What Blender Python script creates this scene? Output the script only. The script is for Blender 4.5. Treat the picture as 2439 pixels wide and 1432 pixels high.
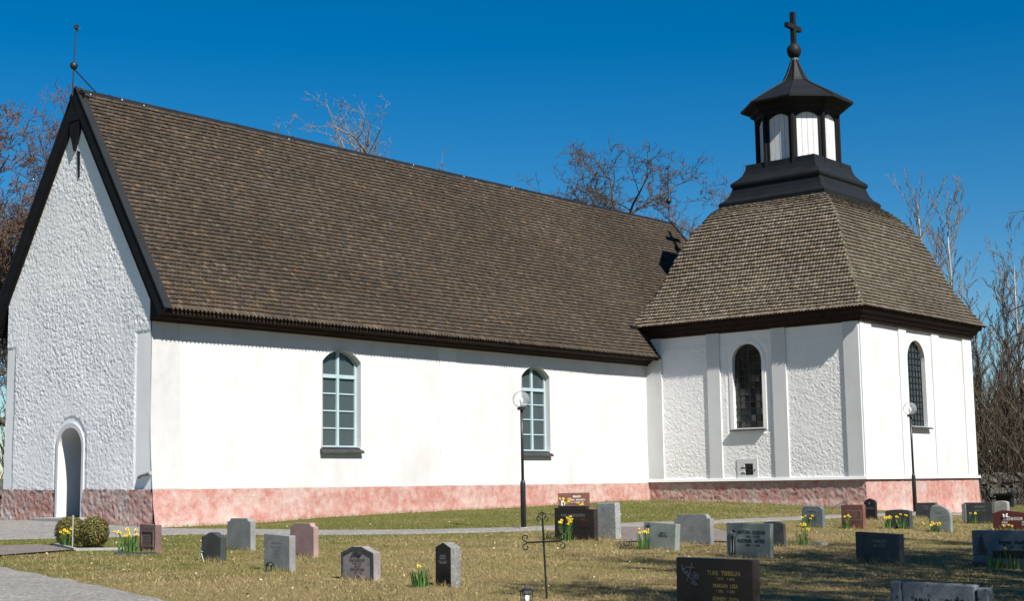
import bpy, bmesh, math, random
import numpy as np
from mathutils import Vector, Matrix
from mathutils.geometry import delaunay_2d_cdt

for o in list(bpy.data.objects):
    bpy.data.objects.remove(o)
scn = bpy.context.scene
COL = scn.collection
R = math.radians
rng = np.random.default_rng(7)
random.seed(7)

# ------------------------------------------------------------------ camera
YAW, PITCH, ROLL = .8681, .1268, -.0142
cp = (-21.3211, -29.4136, 1.0013)
Fw = Vector((math.sin(YAW)*math.cos(PITCH), math.cos(YAW)*math.cos(PITCH), math.sin(PITCH)))
Rt = Vector((math.cos(YAW), -math.sin(YAW), 0))
Up = Rt.cross(Fw)
R2 = Rt*math.cos(ROLL)+Up*math.sin(ROLL)
U2 = -Rt*math.sin(ROLL)+Up*math.cos(ROLL)
cam = bpy.data.cameras.new('camera')
cam.sensor_width = 36
cam.lens = 3466.13/2439*36
cam.clip_start = .1
cam.clip_end = 2000
cam_o = bpy.data.objects.new('camera', cam)
COL.objects.link(cam_o)
M = Matrix((R2, U2, -Fw)).transposed().to_4x4()
M.translation = Vector(cp)
cam_o.matrix_world = M
scn.camera = cam_o

# ------------------------------------------------------------------ sky, sun, exposure
AZ, EL = 15.0, 44.5                      # degrees west of south, above the horizon
sdir = Vector((-math.sin(R(AZ))*math.cos(R(EL)), -math.cos(R(AZ))*math.cos(R(EL)), math.sin(R(EL))))
w = bpy.data.worlds.new('World')
scn.world = w
w.use_nodes = True
nt = w.node_tree
bg = nt.nodes['Background']
sky = nt.nodes.new('ShaderNodeTexSky')
sky.sky_type = 'NISHITA'
sky.sun_disc = False
sky.sun_elevation = R(EL)
sky.sun_rotation = math.atan2(sdir.x, sdir.y)
sky.altitude = 100
sky.air_density = 1.0
sky.dust_density = .05
sky.ozone_density = 4.5
hs = nt.nodes.new('ShaderNodeHueSaturation')
hs.inputs['Saturation'].default_value = 1.45
hs.inputs['Hue'].default_value = .4985
nt.links.new(sky.outputs[0], hs.inputs['Color'])
nt.links.new(hs.outputs[0], bg.inputs[0])
bg.inputs[1].default_value = .056
sl = bpy.data.lights.new('sun', 'SUN')
sl.energy = 5
sl.angle = R(.53)
sl.color = (1, .955, .89)
so = bpy.data.objects.new('sun', sl)
COL.objects.link(so)
so.rotation_euler = sdir.to_track_quat('Z', 'Y').to_euler()
so.location = (0, -30, 40)
scn.view_settings.view_transform = 'Standard'
scn.view_settings.look = 'None'
scn.view_settings.exposure = .72
scn.view_settings.gamma = 1
scn.view_settings.use_curve_mapping = False
scn.render.engine = 'CYCLES'

# ------------------------------------------------------------------ helpers
def tag(o, label=None, cat=None, group=None, kind=None):
    if label: o['label'] = label
    if cat: o['category'] = cat
    if group: o['group'] = group
    if kind: o['kind'] = kind
    return o

def empty(name, loc, rz=0, label=None, cat=None, group=None):
    o = bpy.data.objects.new(name, None)
    COL.objects.link(o)
    o.location = loc
    o.rotation_euler = (0, 0, rz)
    o.empty_display_size = .2
    return tag(o, label, cat, group)

def link(name, me, mat=None, parent=None):
    o = bpy.data.objects.new(name, me)
    COL.objects.link(o)
    if mat is not None and not me.materials:
        me.materials.append(mat)
    o.parent = parent
    return o

def npmesh(name, V, faces, col=None, smooth=False):
    """faces: list of integer arrays (n,k); col: per-vertex colours"""
    me = bpy.data.meshes.new(name)
    V = np.asarray(V, np.float32)
    me.vertices.add(len(V))
    me.vertices.foreach_set('co', V.ravel())
    faces = [np.asarray(f, np.int32) for f in faces if len(f)]
    tot = [np.full(len(f), f.shape[1], np.int32) for f in faces]
    lt = np.concatenate(tot)
    ls = np.concatenate([[0], np.cumsum(lt)[:-1]]).astype(np.int32)
    lv = np.concatenate([f.ravel() for f in faces])
    me.loops.add(len(lv))
    me.loops.foreach_set('vertex_index', lv)
    me.polygons.add(len(lt))
    me.polygons.foreach_set('loop_start', ls)
    if smooth:
        me.polygons.foreach_set('use_smooth', np.ones(len(lt), bool))
    if col is not None:
        a = me.attributes.new('col', 'FLOAT_COLOR', 'POINT')
        c = np.ones((len(V), 4), np.float32)
        c[:, :3] = col
        a.data.foreach_set('color', c.ravel())
    me.update(calc_edges=True)
    me.validate()
    return me

class MB:
    """collects simple solids into one mesh"""
    def __init__(s):
        s.v = []; s.f = []
    def add(s, vs, fs):
        b = len(s.v)
        s.v += [tuple(v) for v in vs]
        s.f += [tuple(i+b for i in f) for f in fs]
        return s
    def hexa(s, p):      # 8 points: 4 bottom ccw, 4 top ccw
        return s.add(p, [(3,2,1,0),(4,5,6,7),(0,1,5,4),(1,2,6,5),(2,3,7,6),(3,0,4,7)])
    def box(s, a, b):
        x0,y0,z0 = [min(i,j) for i,j in zip(a,b)]; x1,y1,z1 = [max(i,j) for i,j in zip(a,b)]
        return s.hexa([(x0,y0,z0),(x1,y0,z0),(x1,y1,z0),(x0,y1,z0),(x0,y0,z1),(x1,y0,z1),(x1,y1,z1),(x0,y1,z1)])
    def tube(s, pts, rad, n=8, cap=True):
        pts = [Vector(p) for p in pts]
        if not hasattr(rad, '__len__'): rad = [rad]*len(pts)
        rings = []
        prev = None
        for i, p in enumerate(pts):
            d = (pts[min(i+1, len(pts)-1)]-pts[max(i-1, 0)])
            d = d.normalized() if d.length > 1e-9 else Vector((0,0,1))
            if prev is None:
                a = d.orthogonal().normalized()
            else:
                a = (prev-d*prev.dot(d))
                a = a.normalized() if a.length > 1e-6 else d.orthogonal().normalized()
            prev = a
            b = d.cross(a)
            rings.append([p+(a*math.cos(2*math.pi*k/n)+b*math.sin(2*math.pi*k/n))*rad[i] for k in range(n)])
        vs = [v for r in rings for v in r]
        fs = []
        for i in range(len(rings)-1):
            for k in range(n):
                fs.append((i*n+k, i*n+(k+1)%n, (i+1)*n+(k+1)%n, (i+1)*n+k))
        if cap:
            fs.append(tuple(range(n-1, -1, -1)))
            fs.append(tuple((len(rings)-1)*n+k for k in range(n)))
        return s.add(vs, fs)
    def lathe(s, prof, c=(0,0,0), n=16, ph=0.):
        vs = []; fs = []
        for r, z in prof:
            for k in range(n):
                a = ph+2*math.pi*k/n
                vs.append((c[0]+r*math.cos(a), c[1]+r*math.sin(a), c[2]+z))
        m = len(prof)
        for i in range(m-1):
            for k in range(n):
                fs.append((i*n+k, i*n+(k+1)%n, (i+1)*n+(k+1)%n, (i+1)*n+k))
        fs.append(tuple(range(n-1, -1, -1)))
        fs.append(tuple((m-1)*n+k for k in range(n)))
        return s.add(vs, fs)
    def sphere(s, c, r, n=14, m=9, sz=1.):
        pr = [(max(r*math.sin(math.pi*i/m), r*.02), -r*sz*math.cos(math.pi*i/m)) for i in range(m+1)]
        return s.lathe(pr, c, n)
    def prism(s, poly, f0, f1):
        """poly 2D list ccw; f0/f1 map (a,b) to 3D for front and back"""
        n = len(poly)
        vs = [f0(*p) for p in poly]+[f1(*p) for p in poly]
        fs = [tuple(range(n)), tuple(range(2*n-1, n-1, -1))]
        fs += [(i, i+n, (i+1)%n+n, (i+1)%n) for i in range(n)]
        return s.add(vs, fs)
    def mesh(s, name, smooth=False, bevel=0):
        me = bpy.data.meshes.new(name)
        me.from_pydata(s.v, [], s.f)
        if bevel:
            bm = bmesh.new(); bm.from_mesh(me)
            bmesh.ops.bevel(bm, geom=[e for e in bm.edges if e.calc_face_angle(0) > .5], offset=bevel, segments=2, affect='EDGES', profile=.6)
            bm.to_mesh(me); bm.free()
        if smooth:
            me.polygons.foreach_set('use_smooth', [True]*len(me.polygons))
        me.update()
        return me
    def build(s, name, mat, parent=None, smooth=False, bevel=0):
        return link(name, s.mesh(name, smooth, bevel), mat, parent)

# value noise
_tab = np.random.default_rng(3).random((256, 256))
def vn(x, y):
    x = np.asarray(x, float); y = np.asarray(y, float)
    xi = np.floor(x).astype(int); yi = np.floor(y).astype(int)
    fx = x-xi; fy = y-yi
    fx = fx*fx*(3-2*fx); fy = fy*fy*(3-2*fy)
    g = lambda i, j: _tab[i & 255, j & 255]
    return (g(xi, yi)*(1-fx)*(1-fy)+g(xi+1, yi)*fx*(1-fy)+g(xi, yi+1)*(1-fx)*fy+g(xi+1, yi+1)*fx*fy)-.5
def fbm(x, y, o=3):
    s = 0; a = 1
    for i in range(o):
        s = s+a*vn(x*2**i+i*17.3, y*2**i+i*5.1); a *= .5
    return s

# ground height: thin plate through surveyed spots
GC = np.array([(0,6.5,.28),(0,3.4,.28),(0,-.25,.13),(2.5,-.2,.13),(6,0,.24),(10,0,.29),(14,0,.34),(20.6,0,.42),(20.7,-4,.32),(20.7,-8.2,.10),(24.8,-8.3,-.08),(29.3,-8.3,-.18),
(-21.3,-29.4,-.62),(-12,-22,-.46),(-40,-40,-.7),(30,-45,-.9),(-5,-40,-.75),(70,-20,-.6),(40,-6,-.12),(60,60,.1),(-50,40,.0),(0,70,.3),(29,7,.3),(10,20,.4),(-14,-2,-.02)], float)
def _U(r): return np.where(r > 1e-9, r*r*np.log(np.maximum(r, 1e-9)), 0)
def _tps():
    n = len(GC)
    K = _U(np.hypot(GC[:, None, 0]-GC[None, :, 0], GC[:, None, 1]-GC[None, :, 1]))+np.eye(n)*2.0
    P = np.c_[np.ones(n), GC[:, :2]]
    return np.linalg.solve(np.block([[K, P], [P.T, np.zeros((3, 3))]]), np.r_[GC[:, 2], 0, 0, 0])
_w = _tps()
def gz(x, y):
    x = np.asarray(x, float); y = np.asarray(y, float)
    xc = np.clip(x, -60, 80); yc = np.clip(y, -60, 80)
    z = _w[-3]+_w[-2]*xc+_w[-1]*yc
    for (a, b, _), k in zip(GC, _w):
        z = z+k*_U(np.hypot(xc-a, yc-b))
    return z
def G(x, y): return float(gz(x, y))

# ------------------------------------------------------------------ materials
class NT:
    def __init__(s, name):
        s.m = bpy.data.materials.new(name); s.m.use_nodes = True
        s.t = s.m.node_tree; s.b = s.t.nodes['Principled BSDF']
        s.out = s.t.nodes['Material Output']
        s.tc = s.t.nodes.new('ShaderNodeTexCoord')
        s.co = s.tc.outputs['Object']
    def n(s, typ, **kw):
        n = s.t.nodes.new(typ)
        for k, v in kw.items():
            if k in n.inputs: n.inputs[k].default_value = v
            else: setattr(n, k, v)
        return n
    def l(s, a, b): s.t.links.new(a, b)
    def noise(s, scale, detail=4, rough=.55, stretch=None, dist=0):
        n = s.n('ShaderNodeTexNoise', Scale=scale, Detail=detail, Roughness=rough, Distortion=dist)
        if stretch:
            mp = s.n('ShaderNodeMapping'); mp.inputs['Scale'].default_value = stretch
            s.l(s.co, mp.inputs['Vector']); s.l(mp.outputs[0], n.inputs['Vector'])
        else:
            s.l(s.co, n.inputs['Vector'])
        return n.outputs['Fac']
    def ramp(s, fac, stops, interp='LINEAR'):
        r = s.n('ShaderNodeValToRGB'); e = r.color_ramp.elements
        r.color_ramp.interpolation = interp
        while len(e) > 1: e.remove(e[-1])
        for i, (p, c) in enumerate(stops):
            k = e[0] if i == 0 else e.new(p)
            k.position = p
            k.color = (*c, 1) if hasattr(c, '__len__') else (c, c, c, 1)
        s.l(fac, r.inputs['Fac'])
        return r.outputs['Color']
    def mix(s, fac, a, b, mode='MIX'):
        m = s.n('ShaderNodeMix', data_type='RGBA', blend_type=mode)
        for v, i in ((fac, 0), (a, 6), (b, 7)):
            if isinstance(v, bpy.types.NodeSocket): s.l(v, m.inputs[i])
            elif i == 0: m.inputs[0].default_value = v
            else: m.inputs[i].default_value = (*v, 1) if hasattr(v, '__len__') else (v, v, v, 1)
        return m.outputs[2]
    def col(s, c):
        if isinstance(c, bpy.types.NodeSocket): s.l(c, s.b.inputs['Base Color'])
        else: s.b.inputs['Base Color'].default_value = (*c, 1)
    def bump(s, h, strength=.5, dist=.02):
        b = s.n('ShaderNodeBump', Strength=strength, Distance=dist)
        s.l(h, b.inputs['Height']); s.l(b.outputs[0], s.b.inputs['Normal'])
    def fin(s, rough=.8, spec=.3, metal=0):
        s.b.inputs['Roughness'].default_value = rough
        s.b.inputs['Specular IOR Level'].default_value = spec
        s.b.inputs['Metallic'].default_value = metal
        return s.m

def simple(name, c, rough=.7, spec=.3, var=.25, scale=6, bump=.2, metal=0, bd=.01):
    t = NT(name)
    n = t.noise(scale, 5)
    t.col(t.ramp(n, [(.3, tuple(k*(1-var) for k in c)), (.7, tuple(min(1, k*(1+var)) for k in c))]))
    if bump: t.bump(t.noise(scale*6, 3), bump, bd)
    return t.fin(rough, spec, metal)

def attr_mat(name, rough=.85, spec=.2, bump=.3, nscale=30, vary=.3, stretch=None):
    t = NT(name)
    a = t.n('ShaderNodeAttribute', attribute_name='col')
    n = t.noise(nscale, 3, stretch=stretch)
    t.col(t.mix(1, a.outputs['Color'], t.ramp(n, [(.25, 1-vary), (.75, 1+vary)]), 'MULTIPLY'))
    if bump: t.bump(n, bump, .01)
    return t.fin(rough, spec)

def stucco(name, base=.70, tint=(1, .99, .965), bump=.5, stain=.5):
    t = NT(name)
    big = t.noise(.35, 6, .6)
    mid = t.noise(2.3, 5, .6)
    run = t.noise(1.4, 4, .6, stretch=(1, 1, .22))
    fine = t.noise(38, 3, .6)
    c0 = tuple(base*k for k in tint)
    c1 = (base*.82, base*.80, base*.765)
    c2 = (base*.88, base*.875, base*.85)
    c = t.mix(t.ramp(mid, [(.47, 0), (.74, stain)]), c0, c2)
    c = t.mix(t.ramp(run, [(.52, 0), (.76, stain*.9)]), c, c1)
    c = t.mix(t.ramp(big, [(.52, 0), (.68, stain*.6)]), c, c1)
    c = t.mix(t.ramp(fine, [(.66, 0), (.76, .35)]), c, (base*.62, base*.62, base*.6))
    t.col(c)
    t.bump(t.mix(.35, fine, t.noise(9, 4)), bump, .012)
    return t.fin(.93, .12)

def plinth_mat(name, pale=.5):
    t = NT(name)
    n1 = t.noise(.75, 7, .72)
    n2 = t.noise(4.5, 6, .7)
    n3 = t.noise(26, 4, .65)
    pink = t.mix(n2, (.36, .155, .125), (.44, .215, .175))
    pink = t.mix(t.ramp(n3, [(.58, 0), (.72, .45)]), pink, (.27, .095, .072))
    m = t.mix(.5, n1, n2)
    c = t.mix(t.ramp(m, [(.45-.05*pale, 0), (.66-.05*pale, .95)]), pink, (.50, .405, .365))
    c = t.mix(t.ramp(t.noise(1.6, 6, .7), [(.57, 0), (.66, .75)]), c, (.43, .395, .36))
    c = t.mix(t.ramp(t.noise(13, 5, .7), [(.64, 0), (.74, .45)]), c, (.20, .12, .095))
    t.col(c)
    t.bump(t.mix(.5, n2, n3), .9, .035)
    return t.fin(.95, .1)

m_stucco = stucco('lime_stucco', .56, (1, .984, .985), .6, .8)  # south walls: same plaster as the roughcast, darkened in colour against full sun
m_rough = stucco('roughcast_lime', .82, (1, .984, .955), .25, .35)  # west walls: lightened in colour to stand in for stronger raking sun
m_smooth = stucco('smooth_lime_band', .62, (.99, 1, .99), .15, .5)
m_plinth = plinth_mat('pink_plinth_plaster')
m_plinth_r = plinth_mat('weathered_plinth_plaster', 1.0)
m_black = simple('black_tarred_wood', (.0075, .0078, .008), .75, .18, .3, 3, .25)
m_blackmetal = simple('black_sheet_metal', (.0095, .011, .0115), .6, .22, .25, 2, .08)
m_cap = simple('grey_sheet_metal', (.014, .0155, .016), .6, .25, .25, 2, .08)
m_brownwood = simple('dark_brown_cornice', (.020, .011, .008), .8, .2, .4, 5, .3)
m_shingle = attr_mat('wood_shingle', .9, .1, .3, 30, .18, (1, 1, 1))
m_roofbase = simple('roof_boarding', (.02, .016, .012), .9, .1)
m_wframe = simple('pale_blue_window_paint', (.34, .44, .46), .5, .4, .06, 3, .05)
m_inner = simple('white_inner_sash', (.8, .8, .78), .5, .4, .05, 3, .02)
m_sill = simple('dark_slate_sill', (.045, .05, .052), .6, .4, .3, 7, .2)
m_iron = simple('black_iron', (.012, .012, .012), .5, .5, .4, 14, .2)
m_board = simple('white_painted_board', (.56, .565, .555), .6, .3, .10, 9, .15)
m_door = simple('dark_door_wood', (.055, .05, .045), .7, .3, .3, 5, .2)
m_conc = simple('grey_concrete', (.30, .30, .285), .9, .2, .15, 9, .4)
m_lampmetal = simple('lamp_post_paint', (.018, .019, .018), .4, .5, .2, 5, .05)

def glass(name, tint, alpha, rough=.03, ior=1.5, dc=(.10, .12, .12)):
    t = NT(name)
    tr = t.n('ShaderNodeBsdfTransparent'); tr.inputs[0].default_value = (*tint, 1)
    gl = t.n('ShaderNodeBsdfGlossy'); gl.inputs['Roughness'].default_value = rough
    df = t.n('ShaderNodeBsdfDiffuse'); df.inputs[0].default_value = (*dc, 1)
    fr = t.n('ShaderNodeFresnel', IOR=ior)
    m0 = t.n('ShaderNodeMixShader'); m0.inputs[0].default_value = alpha
    t.l(tr.outputs[0], m0.inputs[1]); t.l(df.outputs[0], m0.inputs[2])
    m1 = t.n('ShaderNodeMixShader')
    t.l(fr.outputs[0], m1.inputs[0]); t.l(m0.outputs[0], m1.inputs[1]); t.l(gl.outputs[0], m1.inputs[2])
    t.l(m1.outputs[0], t.out.inputs[0])
    return t.m
m_pane = glass('window_glass', (.80, .90, .92), .42, .03, 1.5, (.11, .15, .158))
m_globe = glass('clear_globe_glass', (.97, .98, .98), .17, .02, 1.06, (.80, .82, .84))
m_cand = simple('lantern_candle', (.75, .74, .70), .6, .3, .05, 4, 0)
def leaded(name, c, r):
    t = NT(name); t.col(t.ramp(t.noise(3, 3), [(.3, tuple(k*.7 for k in c)), (.7, tuple(k*1.2 for k in c))]))
    return t.fin(r, .6)
m_lead = [leaded('leaded_glass_a', (.018, .022, .021), .08), leaded('leaded_glass_b', (.030, .033, .028), .10),
          leaded('leaded_glass_c', (.052, .052, .042), .14), leaded('leaded_glass_d', (.011, .013, .013), .06), leaded('leaded_glass_e', (.026, .026, .021), .1)]

# ------------------------------------------------------------------ ground and paths
def grass_ground():
    t = NT('turf')
    big = t.noise(.16, 5, .6); mid = t.noise(1.1, 6, .65); fine = t.noise(16, 5, .7); vf = t.noise(70, 3, .7)
    straw = t.mix(fine, (.135, .098, .042), (.28, .215, .105))
    green = t.mix(fine, (.058, .064, .014), (.135, .130, .036))
    g = t.mix(.55, big, mid)
    sep = t.n('ShaderNodeSeparateXYZ'); t.l(t.co, sep.inputs[0])
    mr = t.n('ShaderNodeMapRange'); mr.inputs['From Min'].default_value = -14; mr.inputs['From Max'].default_value = -3
    mr.inputs['To Min'].default_value = -.08; mr.inputs['To Max'].default_value = .16
    t.l(sep.outputs['Y'], mr.inputs['Value'])
    ad = t.n('ShaderNodeMath', operation='ADD'); t.l(g, ad.inputs[0]); t.l(mr.outputs[0], ad.inputs[1])
    c = t.mix(t.ramp(ad.outputs[0], [(.44, .0), (.58, .95)]), straw, green)
    c = t.mix(t.ramp(vf, [(.33, .4), (.46, 0)]), c, (.06, .05, .02))
    t.col(c)
    t.bump(t.mix(.5, fine, vf), .8, .04)
    return t.fin(.95, .1)
m_turf = grass_ground()
def ground():
    def axis(lo, hi, a, b, fine, n):
        inner = np.arange(a, b+1e-6, fine)
        out_l = a-np.geomspace(1, a-lo, n)[::-1]; out_h = b+np.geomspace(1, hi-b, n)
        return np.concatenate([out_l, inner, out_h])
    X = axis(-900, 900, -24, 44, .5, 14); Y = axis(-900, 900, -34, 16, .5, 14)
    gx, gy = np.meshgrid(X, Y, indexing='ij')
    z = gz(gx, gy)+.012*fbm(gx*1.3, gy*1.3)
    V = np.stack([gx, gy, z], -1).reshape(-1, 3)
    i = np.arange(len(X)-1)[:, None]*len(Y)+np.arange(len(Y)-1)[None, :]
    i = i.ravel()
    me = npmesh('ground', V, [np.stack([i, i+len(Y), i+len(Y)+1, i+1], 1)], smooth=True)
    return tag(link('ground', me, m_turf), kind='structure')
ground()

def gravel_mat(name, c1, c2, sc=32):
    t = NT(name)
    v = t.n('ShaderNodeTexVoronoi', Scale=sc); t.l(t.co, v.inputs['Vector'])
    n = t.noise(1.3, 5)
    c = t.mix(t.ramp(v.outputs['Color'], [(.2, 0), (.8, 1)]), c1, c2)
    c = t.mix(t.ramp(t.noise(14, 4, .75), [(.42, 0), (.62, .8)]), c, tuple(k*.62 for k in c1))
    c = t.mix(t.ramp(n, [(.4, 0), (.7, .45)]), c, tuple(k*.72 for k in c1))
    t.col(c)
    t.bump(v.outputs['Distance'], .8, .02)
    return t.fin(.95, .15)
m_gravel = gravel_mat('grey_gravel', (.215, .203, .182), (.38, .362, .332))
m_fine = gravel_mat('pinkish_fine_gravel', (.22, .185, .165), (.34, .29, .265), 90)

def strip(name, A, B, mat, lift, nu=90, nv=8):
    """ground-following band between two polylines"""
    def res(P, n):
        P = np.array(P, float); d = np.r_[0, np.cumsum(np.hypot(*np.diff(P, axis=0).T))]
        s = np.linspace(0, d[-1], n)
        return np.stack([np.interp(s, d, P[:, 0]), np.interp(s, d, P[:, 1])], 1)
    a, b = res(A, nu), res(B, nu)
    t = np.linspace(0, 1, nv)[None, :, None]
    P = a[:, None]*(1-t)+b[:, None]*t
    s = np.linspace(0, 1, nu)
    for k, e in ((0, 1), (-1, -1)):
        P[:, k, 0] += .09*fbm(np.arange(nu)*.9+k*7, np.zeros(nu)+k)
        P[:, k, 1] += .09*fbm(np.arange(nu)*.9+3+k*7, np.zeros(nu)+9+k)
    z = gz(P[..., 0], P[..., 1])+lift
    z[:, 0] -= .03; z[:, -1] -= .03
    V = np.concatenate([P, z[..., None]], -1).reshape(-1, 3)
    i = (np.arange(nu-1)[:, None]*nv+np.arange(nv-1)[None]).ravel()
    f = np.stack([i, i+1, i+nv+1, i+nv], 1)
    n = np.cross(V[f[0, 1]]-V[f[0, 0]], V[f[0, 3]]-V[f[0, 0]])
    if n[2] < 0: f = f[:, ::-1]
    o = link(name, npmesh(name, V, [f], smooth=True), mat)
    tag(o, kind='structure')
    return np.concatenate([a, b[::-1]])
PATHS = []
PATHS.append(strip('gravel_path', [(-3.6,13),(-.6,8),(-.26,6.44),(-.5,2.76),(-.31,.67),(-.25,-.64),(.04,-1.32),(.96,-2.47),(1.77,-4.48),(2.96,-5.99),(4.65,-7.07),(6.41,-7.75),(8.41,-8.47),(10.09,-9.24),(12.98,-9.87),(15.32,-10.08),(18,-10.3),(26,-10.9),(36,-11.4)],
    [(-12,10),(-8.6,1.5),(-5.9,-1.9),(-4.18,-2.69),(-2.93,-3.0),(-2.02,-3.06),(-1.39,-3.2),(-.56,-4.32),(.59,-5.75),(1.89,-7.02),(3.54,-8.02),(5.1,-8.58),(7.13,-9.37),(9.16,-9.93),(11.71,-10.55),(13.82,-10.8),(18,-11.2),(26,-11.9),(36,-12.4)], m_gravel, .035, 160, 12))
PATHS.append(strip('gravel_drive', [(-7.4,-1.6),(-8.3,-5.4),(-9.04,-8.55),(-9.7,-11.42),(-10.35,-13.99),(-10.9,-16),(-12.2,-21),(-14,-27)], [(-13,0),(-14,-5),(-15,-9),(-15.6,-12),(-16.4,-15),(-17,-18),(-18.5,-23),(-20,-29)], m_gravel, .035, 80, 12))
PATHS.append(strip('plot_path', [(-5.44,-4.36),(-6.0,-6.05)], [(-9.4,-3.1),(-8.6,-6.6)], m_fine, .03, 20, 14))
PATHS.append(strip('slab_path', [(6.3,-8.9),(5.07,-10.14),(3.1,-11.6),(2.3,-12.1)], [(7.6,-11.0),(6.19,-12.36),(4.6,-13.5),(3.65,-14.0)], m_fine, .03, 30, 10))

# ------------------------------------------------------------------ the church
church = empty('church', (0, 0, 0), 0, 'white medieval stone church with brown shingle roof and domed lantern annex', 'church')
FW = lambda x0: (lambda a, b, d=0.: (x0-d, -a, b))          # wall seen from the west: a runs south, d outwards
FS = lambda y0: (lambda a, b, d=0.: (a, y0-d, b))           # wall seen from the south: a runs east, d outwards

def inpoly(P, poly):
    x, y = P[:, 0], P[:, 1]; c = np.zeros(len(P), bool); n = len(poly)
    for i in range(n):
        x0, y0 = poly[i]; x1, y1 = poly[(i+1) % n]
        if y0 == y1: continue
        k = ((y0 > y) != (y1 > y)) & (x < (x1-x0)*(y-y0)/(y1-y0)+x0)
        c ^= k
    return c
def dens(poly, step):
    out = []
    for i in range(len(poly)):
        a = np.array(poly[i], float); b = np.array(poly[(i+1) % len(poly)], float)
        n = max(1, int(np.hypot(*(b-a))/step))
        for k in range(n): out.append(a+(b-a)*k/n)
    return np.array(out)
def wall(name, outer, holes, step, F, disp, mat, parent, smooth=True, estep=None):
    loops = [dens(outer, estep or step)]+[dens(h, (estep or step)) for h in holes]
    pts = []; ed = []
    for L in loops:
        b = len(pts); n = len(L)
        pts += [tuple(p) for p in L]; ed += [(b+i, b+(i+1) % n) for i in range(n)]
    lo = np.min(outer, 0); hi = np.max(outer, 0)
    gx, gy = np.meshgrid(np.arange(lo[0]+step*.5, hi[0], step), np.arange(lo[1]+step*.5, hi[1], step), indexing='ij')
    gp = np.stack([gx.ravel(), gy.ravel()], 1)
    gp = gp+(rng.random(gp.shape)-.5)*step*.35
    m = inpoly(gp, outer)
    for h in holes: m &= ~inpoly(gp, h)
    gp = gp[m]
    allp = np.array(pts)
    vs, es, fs, *_ = delaunay_2d_cdt([Vector(p) for p in pts]+[Vector(p) for p in gp], ed, [], 0, 1e-5)
    V = np.array([(v.x, v.y) for v in vs]); T = np.array([f for f in fs if len(f) == 3])
    c = V[T].mean(1)
    m = inpoly(c, outer)
    for h in holes: m &= ~inpoly(c, h)
    T = T[m]
    d = disp(V[:, 0], V[:, 1]) if disp else np.zeros(len(V))
    P = np.array([F(a, b, k) for (a, b), k in zip(V, d)])
    n = np.cross(V[T[:, 1]]-V[T[:, 0]], V[T[:, 2]]-V[T[:, 0]])
    T[n < 0] = T[n < 0][:, ::-1]
    return link(name, npmesh(name, P, [T], smooth=smooth), mat, parent)

def arch(a0, a1, b0, bs, rise, n=16):
    w = (a1-a0)/2; r = (w*w+rise*rise)/(2*rise); cz = bs+rise-r; ca = (a0+a1)/2
    t0 = math.atan2(bs-cz, w)
    pts = [(a0, b0), (a1, b0)]
    for k in range(n+1):
        t = t0+(math.pi-2*t0)*k/n
        pts.append((ca+r*math.cos(t), cz+r*math.sin(t)))
    return pts
def ring(mb, inner, outer, F, d0, d1, inner_side=True):
    """band between two outlines of equal length, front at d1, back at d0"""
    n = len(inner)
    vs = [F(*p, d1) for p in inner]+[F(*p, d1) for p in outer]+[F(*p, d0) for p in inner]+[F(*p, d0) for p in outer]
    fs = []
    for i in range(n):
        j = (i+1) % n
        fs += [(i, i+n, j+n, j), (i+n, i+3*n, j+3*n, j+n)]+([(i, j, j+2*n, i+2*n)] if inner_side else [])
    return mb.add(vs, fs)
def reveal(mb, outl, F, d0, d1):
    n = len(outl)
    vs = [F(*p, d1) for p in outl]+[F(*p, d0) for p in outl]
    return mb.add(vs, [(i, (i+1) % n, (i+1) % n+n, i+n) for i in range(n)])
def fbox(mb, F, a0, a1, b0, b1, d0, d1):
    return mb.hexa([F(a0,b0,d1),F(a1,b0,d1),F(a1,b0,d0),F(a0,b0,d0),F(a0,b1,d1),F(a1,b1,d1),F(a1,b1,d0),F(a0,b1,d0)])

RY, RZ = 3.40, 11.50                    # ridge line
EY, EZ = -.55, 5.40                     # south eave edge
XE = 20.69                              # west wall of the annex
PT = 1.03                               # top of the plinth
def rough(a, b, amp=.026, sc=1.0):
    u = a*.8+b*.6; v = -a*.6+b*.8
    h = fbm(u*15*sc, v*12*sc, 2)+.35*vn(u*26*sc, v*17*sc)+.3*vn(a*4*sc+3, b*4*sc)
    return amp*np.clip(h+.1, -.5, .6)

# south-west corner swells towards its foot
def corner_y(z): return .04-.30*(np.clip(2.9-z, 0, 2.9)/2.9)**1.6
sa = lambda z: float(-corner_y(np.array(z)))     # gable edge in a
NW = 6.55
Fg = FW(-.12)
slope = (RZ-EZ)/(RY-EY)
zr = lambda y: RZ-.30-slope*abs(y-RY)
gz_pts = [(-NW, PT+.06)]+[(sa(z), z) for z in (PT, 1.6, 2.2, 2.9, 4.0)]+[(sa(4.85), 4.95), (-.05, zr(.05)), (-RY, RZ-.32), (-NW+.05, zr(NW-.05))]
door_in = arch(-3.93, -2.88, .36, 2.08, .56)
door_out = arch(-4.03, -2.78, .36, 2.09, .68)
def gdisp(a, b):
    m = np.clip((-.62-a)/.06, 0, 1)*np.clip((a+NW-.42)/.06, 0, 1)
    corner = np.clip((b-4.86)/.05, 0, 1)
    m = np.maximum(m, corner)
    P = np.stack([a, b], 1)
    dm = ~inpoly(P, arch(-4.12, -2.69, -.5, 2.1, .82))
    bulge = .03*fbm(a*.5, b*.5, 2)
    return (rough(a, b, .008, 1.4)*(1+.9*fbm(a*1.1, b*1.1, 2))+.0135*rng.random(len(a))*(1+.8*fbm(a*.7+4, b*.7, 2))+.010)*m*dm+bulge
hole_g = [(-4.04, PT+.1)]+door_out[1:2]
gout = gz_pts
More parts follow.
